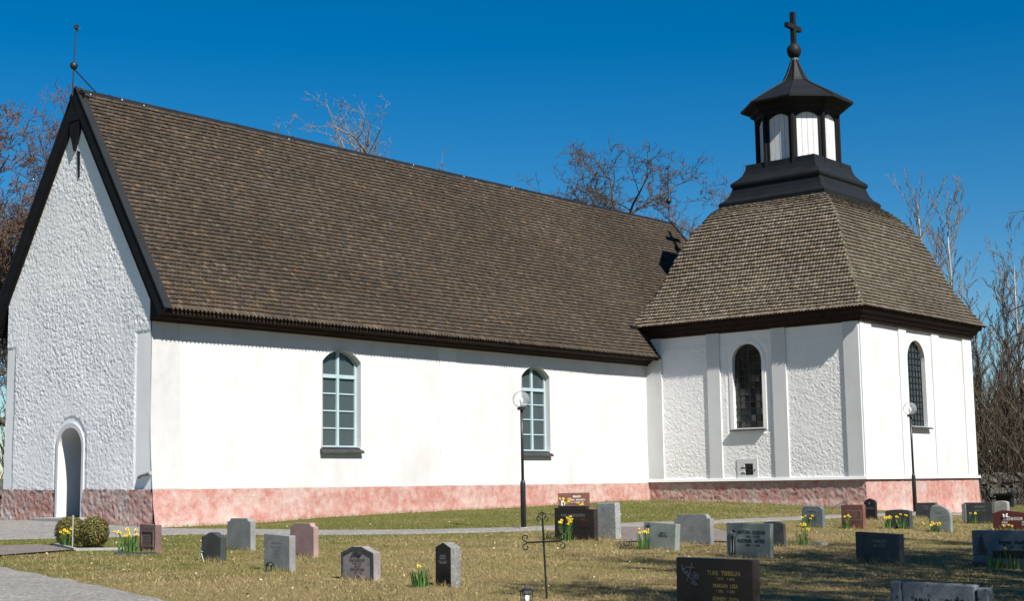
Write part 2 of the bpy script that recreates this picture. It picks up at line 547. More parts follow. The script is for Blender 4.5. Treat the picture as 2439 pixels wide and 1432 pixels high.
# the door arch cuts the wall above the plinth
cut = [(p[0], max(p[1], PT)) for p in door_out]
gw_out = [(-NW, PT+.05), (-4.03, PT+.02)]+[p for p in reversed(door_out[2:])]+[(-2.78, PT+.01)]+gz_pts[1:]
wall('gable_wall', gw_out, [], .030, Fg, gdisp, m_rough, church, smooth=False)
# plinth of the gable, two lengths either side of the door
def pdisp(a, b): return .035+rough(a, b, .022, .9)+.015*rng.random(len(a))+.05*np.clip((.5-b)/.5, 0, 1)
wall('gable_plinth', [(-NW-.04, -.1), (-4.05, -.1), (-4.05, PT+.01), (-NW, PT+.07)], [], .04, Fg, pdisp, m_plinth_r, church)
wall('gable_plinth', [(-2.76, -.1), (sa(.0)+.02, -.1), (sa(.4), .4), (sa(PT), PT), (-2.76, PT+.03)], [], .04, Fg, pdisp, m_plinth_r, church)
mb = MB(); ring(mb, door_in, door_out, Fg, -.1, .03, False); mb.build('door_surround', m_smooth, church)
mb = MB(); reveal(mb, door_in, Fg, -1.0, .03); mb.build('door_reveal', m_smooth, church, smooth=False)
mb = MB(); mb.prism(arch(-3.95, -2.86, .3, 2.08, .57), lambda a, b: Fg(a, b, -.78), lambda a, b: Fg(a, b, -.86))
door = mb.build('door', m_door, church)
for k in range(5):
    mb = MB(); fbox(mb, Fg, -3.90+k*.204, -3.90+k*.204+.196, .38, 2.55, -.78, -.755); mb.build('plank', m_door, door)
mb = MB(); mb.box(Fg(-3.02, 1.35, -.75), Fg(-2.98, 1.6, -.70)); mb.build('handle', m_iron, door)
mb = MB(); mb.box((-.75, 2.55, -.1), (.8, 4.1, .36)); mb.build('door_step', m_conc, church, bevel=.02)
# small things on the gable
mb = MB(); mb.tube([(-.03, .62, 1.30), (-.16, .35, 1.36), (-.16, -.05, 1.43)], [.045, .04, .05], 8); mb.build('wall_spout', m_conc, church)
mb = MB(); mb.tube([(.02, .18, 1.72), (-.10, .18, 1.73)], [.085, .075], 10); mb.build('wall_boss', m_conc, church)

# south wall of the nave
Fs = FS(0.)
w1 = arch(5.38, 6.80, 2.10, 4.46, .32); w2 = arch(13.78, 15.16, 2.07, 4.46, .30)
def sdisp(a, b):
    fade = np.clip(1-a/5, 0, 1)
    return -corner_y(b)*fade+.02*fbm(a*.45, b*.6, 2)+.004*fbm(a*7, b*7, 2)
XEND = 29.2
wall('south_wall', [(-.125, PT), (XE+.05, PT), (XE+.05, 5.3), (-.125, 5.3)], [w1, w2], .17, Fs, sdisp, m_stucco, church, estep=.06)
def spd(a, b):
    fade = np.clip(1-a/5, 0, 1)
    return -corner_y(b)*fade+.03+.022*fbm(a*.9, b*1.4, 3)+.014*fbm(a*6, b*6, 3)+.05*np.clip((.55-b)/.5, 0, 1)
m_strip = stucco('fresh_limewash', .63, (1, .99, .985), .3, .5)
m_oldstrip = stucco('weathered_limewash', .49, (1, .985, .97), .4, .9)
wall('limewash_strip', [(10.06, PT+.01), (10.74, PT+.01), (10.80, 3.0), (10.78, 5.2), (10.02, 5.2)], [], .12, Fs, lambda a, b: sdisp(a, b)+.006, m_strip, church)
wall('corner_strip', [(-.12, PT+.01), (.82, PT+.02), (.74, 3.1), (.70, 5.2), (-.12, 5.2)], [], .12, Fs, lambda a, b: sdisp(a, b)+.006, m_oldstrip, church)
wall('south_plinth', [(-.16, -.1), (XE+.03, -.1), (XE+.03, PT+.0), (-.15, PT)], [], .055, Fs, spd, m_plinth, church)
mb = MB()                               # walls that close the body (east, north)
mb.add([(0, NW, -.2), (XEND, NW, -.2), (XEND, NW, 5.4), (0, NW, 5.4)], [(0, 3, 2, 1)])
mb.add([(XEND, .2, -.2), (XEND, NW, -.2), (XEND, NW, 5.4), (XEND, .2, 5.4)], [(0, 1, 2, 3)])
mb.add([(XE, 0, 5.3), (XEND, 0, 5.3), (XEND, 0, -.2), (XE, 0, -.2)], [(0, 1, 2, 3)])
mb.build('far_wall', m_stucco, church)
mb = MB(); mb.box((.5, .5, .2), (XEND-.5, NW-.3, .3)); mb.build('church_floor', m_conc, church)

def nave_window(a0, a1, b0, bs, rise):
    outl = arch(a0, a1, b0, bs, rise)
    top = bs+rise
    mb = MB(); reveal(mb, outl, Fs, -.42, .05); root = mb.build('window', m_smooth, church)
    fr = MB()
    inner = arch(a0+.075, a1-.075, b0+.06, bs-.02, rise*.9)
    ring(fr, inner, arch(a0-.02, a1+.02, b0-.02, bs+.02, rise+.0), Fs, -.25, -.13)
    mid = (a0+a1)/2
    fbox(fr, Fs, mid-.045, mid+.045, b0+.05, top-.03, -.24, -.122)
    H = top-b0
    t1 = top-.27*H
    fbox(fr, Fs, a0+.05, a1-.05, t1-.05, t1+.05, -.235, -.116)
    fr.build('window_frame', m_wframe, root)
    bars = [t1-(t1-b0-.06)*k/4 for k in range(5)]
    for k in range(1, 4):
        m_ = MB(); fbox(m_, Fs, a0+.06, a1-.06, bars[k]-.018, bars[k]+.018, -.21, -.15); m_.build('glazing_bar', m_wframe, root)
    for ca, cb in ((a0+.05, mid), (mid, a1-.05)):
        for (p, q) in [(t1, top-.03)]+[(bars[k+1], bars[k]) for k in range(4)]:
            m_ = MB(); fbox(m_, Fs, ca+.01, cb-.01, p+.005, q-.005, -.186, -.18); m_.build('pane', m_pane, root)
    ins = MB()
    for c_ in (a0+.03, mid-.05, a1-.10): fbox(ins, Fs, c_, c_+.075, b0, top-.25, -.50, -.44)
    for z_ in [t1]+bars[1:4]: fbox(ins, Fs, a0, a1, z_-.02, z_+.02, -.49, -.45)
    ins.build('inner_sash', m_inner, root)
    s = MB()
    s.hexa([Fs(a0-.06, b0-.16, .13), Fs(a1+.06, b0-.16, .13), Fs(a1+.03, b0-.12, -.16), Fs(a0-.03, b0-.12, -.16),
            Fs(a0-.06, b0-.09, .13), Fs(a1+.06, b0-.09, .13), Fs(a1+.03, b0+.035, -.16), Fs(a0-.03, b0+.035, -.16)])
    s.build('sill', m_sill, root, bevel=.012)
nave_window(5.38, 6.80, 2.10, 4.46, .32)
nave_window(13.78, 15.16, 2.07, 4.46, .30)

# ---- nave roof
XV = -.20                               # west verge
HX = 27.5; HE = 29.9                    # east hip: ridge end and eave
NY = 2*RY-EY
mb = MB()
th = .14
def rp(x, y, z): return (x, y, z)
top = [(XV,EY,EZ),(HE,EY,EZ),(HX,RY,RZ),(XV,RY,RZ),(HE,NY,EZ),(XV,NY,EZ)]
low = [(p[0], p[1], p[2]-th) for p in top]
mb.add(top+low, [(0,1,2,3),(3,2,4,5),(1,4,2),(9,8,7,6),(11,10,8,9),(8,10,7),(0,6,7,1),(5,4,10,11),(1,7,10,4),(0,3,9,6),(3,5,11,9)])
roof = mb.build('nave_roof', m_roofbase, church)

SH_N = ((.062,.047,.034),(.074,.057,.041),(.056,.044,.033),(.068,.051,.035),(.080,.064,.047),(.050,.041,.033),(.112,.080,.049),(.085,.053,.036),(.096,.075,.052),(.064,.055,.046))
PW_N = (.19,.18,.16,.16,.09,.11,.010,.018,.022,.06)
SH_C = ((.112,.094,.072),(.130,.111,.088),(.098,.082,.062),(.120,.101,.077),(.148,.128,.102),(.084,.071,.056),(.135,.104,.070),(.106,.095,.082))
PW_C = (.18,.16,.16,.15,.10,.12,.04,.09)
def shingle_geom(C0, U, Vd, N, wid, ln, tip, lift, th=.056):
    """vectorised shingles; C0: centre of lower edge, U along eave, Vd up the slope, N normal"""
    h = wid[:, None]*.5
    def P(u, v, n): return C0+U*u+Vd*v+N*n
    ln = ln[:, None]; tip = tip[:, None]; lift = lift[:, None]
    tl = P(-h, ln, .004); tr = P(h, ln, .004)
    bl = P(-h, 0*h, lift); br = P(h, 0*h, lift); tp = P(0*h, -tip, lift+.001)
    bl2 = P(-h, 0*h, lift-th); br2 = P(h, 0*h, lift-th); tp2 = P(0*h, -tip, lift+.001-th)
    V = np.stack([tl, tr, bl, tp, br, bl2, tp2, br2, bl, tp, br], 1)
    return V
NS = 11
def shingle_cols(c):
    k = np.ones((1, NS, 1)); k[:, 5:] = .50              # butt ends darkened: old end grain, plus shade of the row lines painted in
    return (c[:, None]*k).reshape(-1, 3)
def shingle_faces(n):
    b = (np.arange(n)*NS)[:, None]
    f5 = b+np.array([0, 2, 3, 4, 1]); q = np.concatenate([b+np.array([8, 5, 6, 9]), b+np.array([9, 6, 7, 10])])
    t = np.concatenate([b+np.array([0, 5, 2]), b+np.array([1, 4, 7])])
    return [f5, q, t]
def pick(pal, pw, n, x=None, y=None):
    c = np.array(pal)[rng.choice(len(pal), n, p=np.array(pw)/sum(pw))]
    c = c*rng.uniform(.88, 1.14, (n, 1))
    c = c*.92
    if x is not None: c = c*(1+.22*fbm(x*.35, y*.7, 3))[:, None]
    return c
sv = np.array([0, RY-EY, RZ-EZ]); SL = np.linalg.norm(sv); sv /= SL
sn = np.array([0, -sv[2], sv[1]])
expo, sw = .142, .122
rows = int(SL/expo)
Cs = []; wd = []; ln = []; tp = []; lf = []; rr = []; xx = []
for k in range(rows):
    v = -.03+k*expo
    xl = XV+.14; xr = HE-(HE-HX)*v/SL-.05
    n = int((xr-xl)/sw)
    x = xl+sw*(np.arange(n)+.5)+(k % 2)*sw*.5+rng.normal(0, .006, n)
    sag = .012*np.sin(x*.9+k*.21)*(k > 0)+.004*rng.normal(0, 1, n)*(k > 0)
    C = np.zeros((n, 3)); C[:, 0] = x
    C += np.array([0, EY, EZ])+np.outer(np.full(n, v)+sag, sv)
    Cs.append(C); wd.append(sw*rng.uniform(.92, 1.02, n)); ln.append(np.full(n, expo*1.9)); tp.append(rng.uniform(.003, .010, n) if k else rng.uniform(.08, .10, n))
    lf.append(rng.uniform(.068, .078, n)); rr.append(np.full(n, k)); xx.append(x)
Cs = np.concatenate(Cs); wd = np.concatenate(wd); ln = np.concatenate(ln); tp = np.concatenate(tp); lf = np.concatenate(lf); rr = np.concatenate(rr); xx = np.concatenate(xx)
V = shingle_geom(Cs, np.array([1., 0, 0]), sv, sn, wd, ln, tp, lf)
cc = pick(SH_N, PW_N, len(V), xx, rr*.142)
near = (rr < 12) & (xx < XV+.14+sw*25.4)
ids = np.where(near)[0][:300]
rest = np.ones(len(V), bool); rest[ids] = False
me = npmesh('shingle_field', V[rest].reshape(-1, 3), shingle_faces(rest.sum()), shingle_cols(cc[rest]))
tag(link('shingle_field', me, m_shingle, roof), kind='stuff')
protos = []
Vp = shingle_geom(np.zeros((24, 3)), np.array([1., 0, 0]), sv, sn, sw*rng.uniform(.86, 1, 24), np.full(24, expo*1.9), np.full(24, .007), np.full(24, .072))
Ve = shingle_geom(np.zeros((8, 3)), np.array([1., 0, 0]), sv, sn, sw*rng.uniform(.86, 1, 8), np.full(8, expo*1.9), np.full(8, .09), np.full(8, .072))
pc = pick(SH_N, PW_N, 24)
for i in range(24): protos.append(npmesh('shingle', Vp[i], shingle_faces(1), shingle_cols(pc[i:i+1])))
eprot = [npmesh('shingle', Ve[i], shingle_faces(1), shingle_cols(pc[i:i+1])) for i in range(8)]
for i in ids:
    o = link('shingle', random.choice(eprot if rr[i] == 0 else protos), m_shingle, roof)
    o.location = Cs[i]
# ridge capping, hip capping, verge boards
def capping(p, q, wdt, name, mat, drop=.30):
    p = Vector(p); q = Vector(q)
    return p, q
mb = MB()
cw = .27
mb.add([(XV-.03, RY, RZ+.085), (HX, RY, RZ+.085), (HX+.1, RY-cw*sv[1], RZ+.07-cw*sv[2]), (XV-.03, RY-cw*sv[1], RZ+.07-cw*sv[2]), (HX+.1, RY+cw*sv[1], RZ+.07-cw*sv[2]), (XV-.03, RY+cw*sv[1], RZ+.07-cw*sv[2])],
       [(0, 3, 2, 1), (0, 1, 4, 5)])
for i in range(13):                    # standing seams
    x = XV+1+i*2.15
    mb.hexa([(x, RY-cw*sv[1]-.004, RZ+.065-cw*sv[2]), (x+.03, RY-cw*sv[1]-.004, RZ+.065-cw*sv[2]), (x+.03, RY, RZ+.08), (x, RY, RZ+.08),
             (x, RY-cw*sv[1]-.016, RZ+.085-cw*sv[2]), (x+.03, RY-cw*sv[1]-.016, RZ+.085-cw*sv[2]), (x+.03, RY, RZ+.105), (x, RY, RZ+.105)])
cap = mb.build('ridge_cap', m_blackmetal, church)
mb = MB()
for k in range(16):                    # droppings on the ridge
    x = -.2+26*random.random()**1.2; s = random.uniform(.06, .22)
    P = lambda a, b: (a, RY-b*sv[1]-.014, RZ+.09-b*sv[2])
    wv = random.uniform(.012, .03)
    mb.add([P(x, s), P(x+wv, s+.02), P(x+wv*1.2, s-.02), P(x+.01, s-.03)], [(0, 1, 2, 3)])
mb.build('bird_droppings', simple('bird_lime', (.7, .7, .66), .9, .1, .1), cap)
mb = MB(); hp = Vector((HX, RY, RZ+.09)); he = Vector((HE, EY, EZ+.09)); mb.tube([hp, he], .07, 6)
he2 = Vector((HE, NY, EZ+.09)); mb.tube([hp, he2], .07, 6); mb.build('hip_cap', m_blackmetal, church)
def verge(sgn):
    y0 = EY if sgn < 0 else NY
    e = Vector((0, y0-RY, EZ-RZ)); L = e.length; e /= L
    nrm = Vector((0, e.z, -e.y)) if sgn > 0 else Vector((0, -e.z, e.y))
    if nrm.z < 0: nrm = -nrm
    a = Vector((0, RY, RZ)); L += .10
    def P(x, s, n): v = a+e*s+nrm*n; return (x+(.006 if sgn > 0 else 0), v.y, v.z)
    def slab(mb, x0, x1, n0, n1, s0, s1):
        mb.hexa([P(x0, s0, n0), P(x1, s0, n0), P(x1, s1, n0), P(x0, s1, n0), P(x0, s0, n1), P(x1, s0, n1), P(x1, s1, n1), P(x0, s1, n1)])
    m1 = MB(); slab(m1, XV-.05, XV+.0, -.24, .05, -.05, L); m1.build('bargeboard', m_black, church)
    m2 = MB(); slab(m2, XV+.0, XV+.03, -.36, -.12, -.10, L-.12); slab(m2, XV+.03, .03, -.30, -.145, 0, L-.15); m2.build('verge_soffit', m_black, church)
    m3 = MB(); slab(m3, XV-.07, XV+.16, .05, .085, -.06, L-.02); m3.build('verge_cap', m_cap, church)
verge(-1); verge(1)
mb = MB(); mb.prism([(-RY-.42, RZ-.62), (-RY-.30, RZ-.80), (-RY+.30, RZ-.80), (-RY+.42, RZ-.62), (-RY+.02, RZ+.12), (-RY-.02, RZ+.12)], lambda a, b: (XV-.045, -a, b), lambda a, b: (XV+.02, -a, b)); mb.build('apex_board', m_black, church)
# crossed ends of the boards at the gable top
mb = MB()
mb.prism([(-RY-.30, RZ-.55), (-RY-.22, RZ-1.15), (-RY-.05, RZ-1.62), (-RY+.13, RZ-1.2), (-RY+.3, RZ-.55), (-RY, RZ-.2)], lambda a, b: (-.23, -a, b), lambda a, b: (-.1, -a, b)); mb.build('gable_block', m_black, church)
mb = MB(); mb.prism([(-RY+.02, RZ-1.6), (-RY+.10, RZ-2.35), (-RY+.14, RZ-2.35), (-RY+.14, RZ-1.65)], lambda a, b: (-.165, -a, b), lambda a, b: (-.1, -a, b)); mb.build('beam_slot', m_black, church)
# cornice of the south eave
mb = MB()
prof = [(0.06, 5.11), (-.10, 5.11), (-.12, 5.16), (-.22, 5.19), (-.24, 5.25), (-.46, 5.30), (-.48, EZ-.10), (0.06, EZ+.4)]
mb.prism([(p[0], p[1]) for p in prof], lambda a, b: (XV+.03, a, b), lambda a, b: (XE, a, b)); mb.build('cornice', m_brownwood, church)
# finials
def mast(x, y, z, hb, ht, rb, strut, name, lean=(0, 0)):
    mb = MB(); mb.tube([(x, y, z-.2), (x+lean[0], y+lean[1], z+ht)], [.022, .014], 8)
    o = mb.build(name, m_iron, church)
    t = (x+lean[0]*hb/ht, y+lean[1]*hb/ht, z+hb)
    m_ = MB(); m_.sphere(t, rb); m_.build('ball', m_iron, o, smooth=True)
    m_ = MB(); m_.sphere((x+lean[0], y+lean[1], z+ht), .05)
    for k in range(14):
        d = Vector(rng.normal(0, 1, 3)).normalized(); c = Vector((x+lean[0], y+lean[1], z+ht)); m_.tube([c, c+d*.12], [.02, .006], 4)
    m_.build('star', m_iron, o)
    if strut:
        m_ = MB(); m_.tube([(t[0], t[1], t[2]-.08), (x+.72, y, z+.02)], .018, 6); m_.build('strut', m_iron, o)
mast(-.33, RY, RZ+.05, .60, 1.62, .105, True, 'west_finial', (-.0, -.10))
mast(HX-.1, RY, RZ+.05, .90, 2.28, .12, False, 'east_finial')

# ---- the annex (square chapel)
CX, CY = 24.97, -3.93
Fa = FW(XE); XR = 29.25; YS = -8.17
Fb = FS(YS)
MZ = 1.10; WTOP = 6.2
aw_in = arch(3.50, 4.62, 2.80, 5.05, .555); aw_out = arch(3.36, 4.76, 2.72, 5.06, .68)
hatch_o = [(3.58, 1.13), (4.36, 1.13), (4.36, 1.78), (3.58, 1.78)]
def cdisp(a, b):
    P = np.stack([a, b], 1)
    m = (~inpoly(P, arch(3.26, 4.86, 2.62, 5.06, .80)))
    fade = np.clip((b-5.6)/.1, 0, 1)
    return (rough(a, b, .005, 1.4)*(1+.9*fbm(a*1.1, b*1.1, 2))+.0115*rng.random(len(a))*(1+.8*fbm(a*.7+4, b*.7, 2))+.006)*m*(1-.8*fade)
wall('annex_west_wall', [(-.1, MZ), (8.17, MZ), (8.17, WTOP), (-.1, WTOP)], [aw_in, hatch_o], .030, Fa, cdisp, m_rough, church, smooth=False)
sw_in = arch(24.10, 25.44, 2.80, 5.02, .66)
wall('annex_south_wall', [(XE, MZ), (XR, MZ), (XR, WTOP), (XE, WTOP)], [sw_in], .2, Fb, lambda a, b: .01*fbm(a, b, 3), m_stucco, church, estep=.06)
mb = MB(); mb.add([(XR, YS, -.4), (XR, .4, -.4), (XR, .4, WTOP), (XR, YS, WTOP)], [(0, 1, 2, 3)]); mb.build('annex_east_wall', m_stucco, church)
def apd(a, b): return .05+rough(a, b, .020, .9)+.014*rng.random(len(a))+.09*np.clip((.45-b)/.5, 0, 1)
wall('annex_west_plinth', [(-.1, -.2), (8.3, -.3), (8.24, .4), (8.22, MZ-.02), (-.1, MZ-.02)], [], .045, Fa, apd, m_plinth_r, church)
def apd2(a, b): return .05+.014*fbm(a*5, b*5, 3)+.14*np.clip((.3-b)/.5, 0, 1)**1.3
wall('annex_south_plinth', [(XE-.06, -.45), (XR+.2, -.45), (XR+.12, .2), (XR+.05, MZ-.02), (XE-.05, MZ-.02)], [], .07, Fb, apd2, m_plinth, church)
mb = MB(); mb.add([(XR+.05, YS-.05, MZ), (XR+.05, .4, MZ), (XR+.2, .4, -.5), (XR+.2, YS-.15, -.5)], [(3, 2, 1, 0)]); mb.build('annex_east_plinth', m_plinth, church)
# string course
mb = MB()
o_ = .13
mb.hexa([(XE-o_, YS-o_, MZ-.05), (XE+.02, YS-o_, MZ-.05), (XE+.02, .0, MZ-.05), (XE-o_, .0, MZ-.05), (XE-o_+.03, YS-o_+.03, MZ+.035), (XE+.02, YS-o_+.03, MZ+.05), (XE+.02, .0, MZ+.05), (XE-o_+.03, .0, MZ+.035)])
mb.hexa([(XE+.02, YS-o_, MZ-.05), (XR+o_, YS-o_, MZ-.05), (XR+o_, YS+.02, MZ-.05), (XE+.02, YS+.02, MZ-.05), (XE+.02, YS-o_+.03, MZ+.035), (XR+o_-.03, YS-o_+.03, MZ+.035), (XR+o_-.03, YS+.02, MZ+.05), (XE+.02, YS+.02, MZ+.05)])
mb.build('string_course', m_smooth, church)
def pil(F, a0, a1, d=.065, name='pilaster', b1=6.24):
    m_ = MB(); fbox(m_, F, a0, a1, MZ+.03, b1, -.05, d); m_.build(name, m_smooth, church, bevel=.008)
for a0, a1 in ((.0, .66), (2.52, 3.03), (5.03, 5.56)): pil(Fa, a0, a1)
for a0, a1 in ((23.45, 24.0), (25.98, 26.56)): pil(Fb, a0, a1, .05)
pil(Fb, 28.55, 29.30, .05)
mb = MB(); mb.box((XE-.065, YS-.02, MZ+.03), (XE+.2, YS+.53, 6.22)); mb.build('corner_pilaster', m_smooth, church, bevel=.008)
mb = MB(); mb.box((XE-.02, YS-.07, MZ+.03), (XE+.26, YS+.1, 6.21)); mb.build('corner_pilaster', m_smooth, church, bevel=.008)
mb = MB(); mb.box((XE+.30, YS-.06, MZ+.03), (XE+.78, YS+.1, 6.23)); mb.build('corner_pilaster', m_smooth, church, bevel=.008)
# west window of leaded panes
mb = MB(); ring(mb, aw_in, aw_out, Fa, -.05, .014, False); mb.build('window_surround', m_rough, church)
mb = MB(); reveal(mb, aw_in, Fa, -.5, .014); win = mb.build('leaded_window', m_smooth, church)
nc, nr = 6, 13
pw, ph = (4.62-3.50+.04)/nc, (5.62-2.80+.02)/nr
for i in range(nc):
    for j in range(nr):
        m_ = MB(); a, b = 3.48+i*pw, 2.80+j*ph
        t = [random.uniform(-.006, .006) for _ in range(4)]
        vs = [Fa(a+.008, b+.008, -.15+t[0]), Fa(a+pw-.008, b+.008, -.15+t[1]), Fa(a+pw-.008, b+ph-.008, -.15+t[2]), Fa(a+.008, b+ph-.008, -.15+t[0]+t[2]-t[1])]
        m_.add(vs, [(0, 1, 2, 3)])
        m_.build('pane', random.choices(m_lead, (5, 4, 2, 4, 3))[0], win)
mb = MB()
for i in range(nc+1): fbox(mb, Fa, 3.48+i*pw-(.02 if i == 3 else .008), 3.48+i*pw+(.02 if i == 3 else .008), 2.78, 5.66, -.17, -.135)
for j in range(nr+1):
    k = .014 if j % 4 == 0 else .007
    fbox(mb, Fa, 3.44, 4.68, 2.80+j*ph-k, 2.80+j*ph+k, -.165, -.13)
mb.build('lead_cames', m_iron, win)
def sill(F, a0, a1, b, win, out=.14):
    s = MB()
    s.hexa([F(a0-.1, b-.10, out), F(a1+.1, b-.10, out), F(a1+.02, b-.08, -.27), F(a0-.02, b-.08, -.27), F(a0-.1, b-.06, out), F(a1+.1, b-.06, out), F(a1+.02, b+.03, -.27), F(a0-.02, b+.03, -.27)])
    s.build('sill', m_sill, win, bevel=.01)
sill(Fa, 3.50, 4.62, 2.80, win)
# south window of the annex: iron lattice before a white inner sash
mb = MB(); reveal(mb, sw_in, Fb, -.6, .01); win2 = mb.build('lattice_window', m_smooth, church)
nc, nr = 6, 14
pw, ph = 1.36/nc, 2.92/nr
for i in range(nc):
    for j in range(nr):
        m_ = MB(); a, b = 24.09+i*pw, 2.80+j*ph; fbox(m_, Fb, a+.008, a+pw-.008, b+.008, b+ph-.008, -.17, -.165); m_.build('pane', m_pane, win2)
mb = MB()
for i in range(nc+1): fbox(mb, Fb, 24.09+i*pw-(.03 if i % 3 == 0 else .013), 24.09+i*pw+(.03 if i % 3 == 0 else .013), 2.78, 5.72, -.19, -.13)
for j in range(nr+1): fbox(mb, Fb, 24.06, 25.48, 2.80+j*ph-.015, 2.80+j*ph+.015, -.185, -.135)
mb.build('iron_lattice', m_iron, win2)
mb = MB()
for a in (24.12, 24.70, 25.28): fbox(mb, Fb, a, a+.15, 2.8, 5.3, -.33, -.27)
mb.build('inner_sash', m_inner, win2)
mb = MB(); fbox(mb, Fb, 23.4, 26.1, 2.0, 6.0, -1.6, -1.55); mb.build('dark_backing', m_door, win2)  # sheet added behind the sash to keep the interior dark
sill(Fb, 24.10, 25.44, 2.80, win2, .16)
# hatch
mb = MB(); ring(mb, [(3.86, 1.24), (4.18, 1.24), (4.18, 1.62), (3.86, 1.62)], hatch_o, Fa, -.1, .035); hatch = mb.build('hatch_surround', m_smooth, church)
mb = MB(); fbox(mb, Fa, 3.84, 4.20, 1.22, 1.64, -.06, -.02); mb.build('iron_shutter', m_iron, hatch)
mb = MB()
for z_ in (1.32, 1.50): mb.tube([Fa(3.74, z_, .04), Fa(3.86, z_-.02, .03), Fa(4.10, z_-.02, .0)], .018, 6)
mb.tube([Fa(4.16, 1.38, .0), Fa(4.28, 1.42, .05)], .018, 6); mb.build('hinge', m_iron, hatch)

# ---- annex roof
PR = [(4.66, 6.46), (4.30, 7.0), (4.00, 7.5), (3.74, 8.05), (3.49, 8.7), (3.22, 9.35), (2.93, 9.9), (2.62, 10.3), (2.32, 10.58), (2.03, 10.80)]
PRn = np.array(PR)
ps = np.r_[0, np.cumsum(np.hypot(*np.diff(PRn, axis=0).T))]
def prof_at(s):
    # smooth interpolation along the bell curve
    r = np.interp(s, ps, PRn[:, 0]); z = np.interp(s, ps, PRn[:, 1]); return r, z
def rnorth(r, z): return r-.29*min(1, max(0, (10.75-z)/.5))       # the north flank is shallower
def hipc(r, z): n = rnorth(r, z); return [(-r, n), (-r, -r), (r, -r), (r, n)]
mb = MB()
for i in range(len(PR)-1):
    (r0, z0), (r1, z1) = PR[i], PR[i+1]
    c0, c1 = hipc(r0, z0), hipc(r1, z1)
    for k in range(4):
        p, q, p2, q2 = c0[k], c0[(k+1) % 4], c1[k], c1[(k+1) % 4]
        mb.add([(CX+p[0], CY+p[1], z0), (CX+q[0], CY+q[1], z0), (CX+q2[0], CY+q2[1], z1), (CX+p2[0], CY+p2[1], z1)], [(0, 1, 2, 3)])
aroof = mb.build('annex_roof', m_roofbase, church)
allV = []; allC = []
dirs = [((-1, 0), (0, -1)), ((0, -1), (1, 0)), ((1, 0), (0, 1)), ((0, 1), (-1, 0))]
nrow = int(ps[-1]/.145)
for (ox, oy), (ux, uy) in dirs:
    for k in range(nrow+1):
        s = k*ps[-1]/nrow-.03
        r, z = prof_at(max(s, 0)); r1, z1 = prof_at(min(s+.26, ps[-1]))
        if s < 0: r += .03; z -= .02
        lo, hi = -r, r
        if oy > 0: r, r1 = rnorth(r, z), rnorth(r1, z1)
        elif ox < 0: lo = -rnorth(r, z)
        elif ox > 0: hi = rnorth(r, z)
        t = np.array([ox*(r1-r), oy*(r1-r), z1-z]); t /= np.linalg.norm(t)
        nrm = np.cross(np.array([ux, uy, 0]), t)
        if nrm[0]*ox+nrm[1]*oy < 0: nrm = -nrm
        sw2 = .118; n = int((hi-lo)/sw2)
        u = lo+(np.arange(n)+.5)*(hi-lo)/n+((k % 2)-.5)*.05+rng.normal(0, .006, n)
        C = np.zeros((n, 3)); C[:, 0] = CX+ox*r+ux*u; C[:, 1] = CY+oy*r+uy*u; C[:, 2] = z+.007*np.sin(u*1.4+k*.3)*(k > 0)+rng.normal(0, .003, n)*(k > 0)
        C += nrm*.01
        keep = np.ones(n, bool)
        C = C[keep]; n = len(C)
        # the outermost shingles lean in along the hips
        vv = np.tile(t, (n, 1)); um = (lo+hi)/2; hf = (hi-lo)/2; side = np.clip((np.abs(u-um)-(hf-.22))/.22, 0, 1)*np.sign(u-um)
        lean = (r1-r)/np.hypot(r1-r, z1-z)*.9
        vv = vv+np.outer(side*lean*-1*-1, np.array([ux, uy, 0])); vv /= np.linalg.norm(vv, axis=1)[:, None]
        V = shingle_geom(C, np.array([ux, uy, 0.]), vv, nrm, sw2*rng.uniform(.95, 1.04, n), np.full(n, .25), rng.uniform(.004, .011, n) if k else rng.uniform(.045, .06, n), rng.uniform(.074, .084, n), .064)
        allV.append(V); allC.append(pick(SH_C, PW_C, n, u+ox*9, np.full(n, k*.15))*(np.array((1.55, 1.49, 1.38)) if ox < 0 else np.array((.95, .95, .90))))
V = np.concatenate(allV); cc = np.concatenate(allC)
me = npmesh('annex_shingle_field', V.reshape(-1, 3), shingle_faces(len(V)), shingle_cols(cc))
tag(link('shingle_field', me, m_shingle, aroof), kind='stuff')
# hip shingles
hv = []
for sx, sy in ((-1, -1), (1, -1), (1, 1), (-1, 1)):
    for k in range(nrow):
        s = k*ps[-1]/nrow
        r, z = prof_at(s); r1, z1 = prof_at(min(s+.2, ps[-1]))
        ry, ry1 = (rnorth(r, z), rnorth(r1, z1)) if sy > 0 else (r, r1)
        t = np.array([sx*(r1-r), sy*(ry1-ry), z1-z]); t /= np.linalg.norm(t)
        for dx, dy in ((0, 1), (1, 0)):
            o_ = np.array([-sx*dx if dx else 0, -sy*dy if dy else 0, 0.])
            nn = np.array([sx*(1-dx), sy*(1-dy), .3]); nn /= np.linalg.norm(nn)
            c = np.array([CX+sx*r, CY+sy*ry, z])+o_*.05+nn*.02
            hv.append(shingle_geom(c[None], o_*1.0, t[None], nn, np.array([.11]), np.array([.22]), np.array([.02]), np.array([.05]))[0])
hv = np.array(hv)
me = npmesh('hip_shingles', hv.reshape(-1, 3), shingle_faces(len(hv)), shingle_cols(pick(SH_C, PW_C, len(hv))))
tag(link('hip_shingles', me, m_shingle, aroof), kind='stuff')
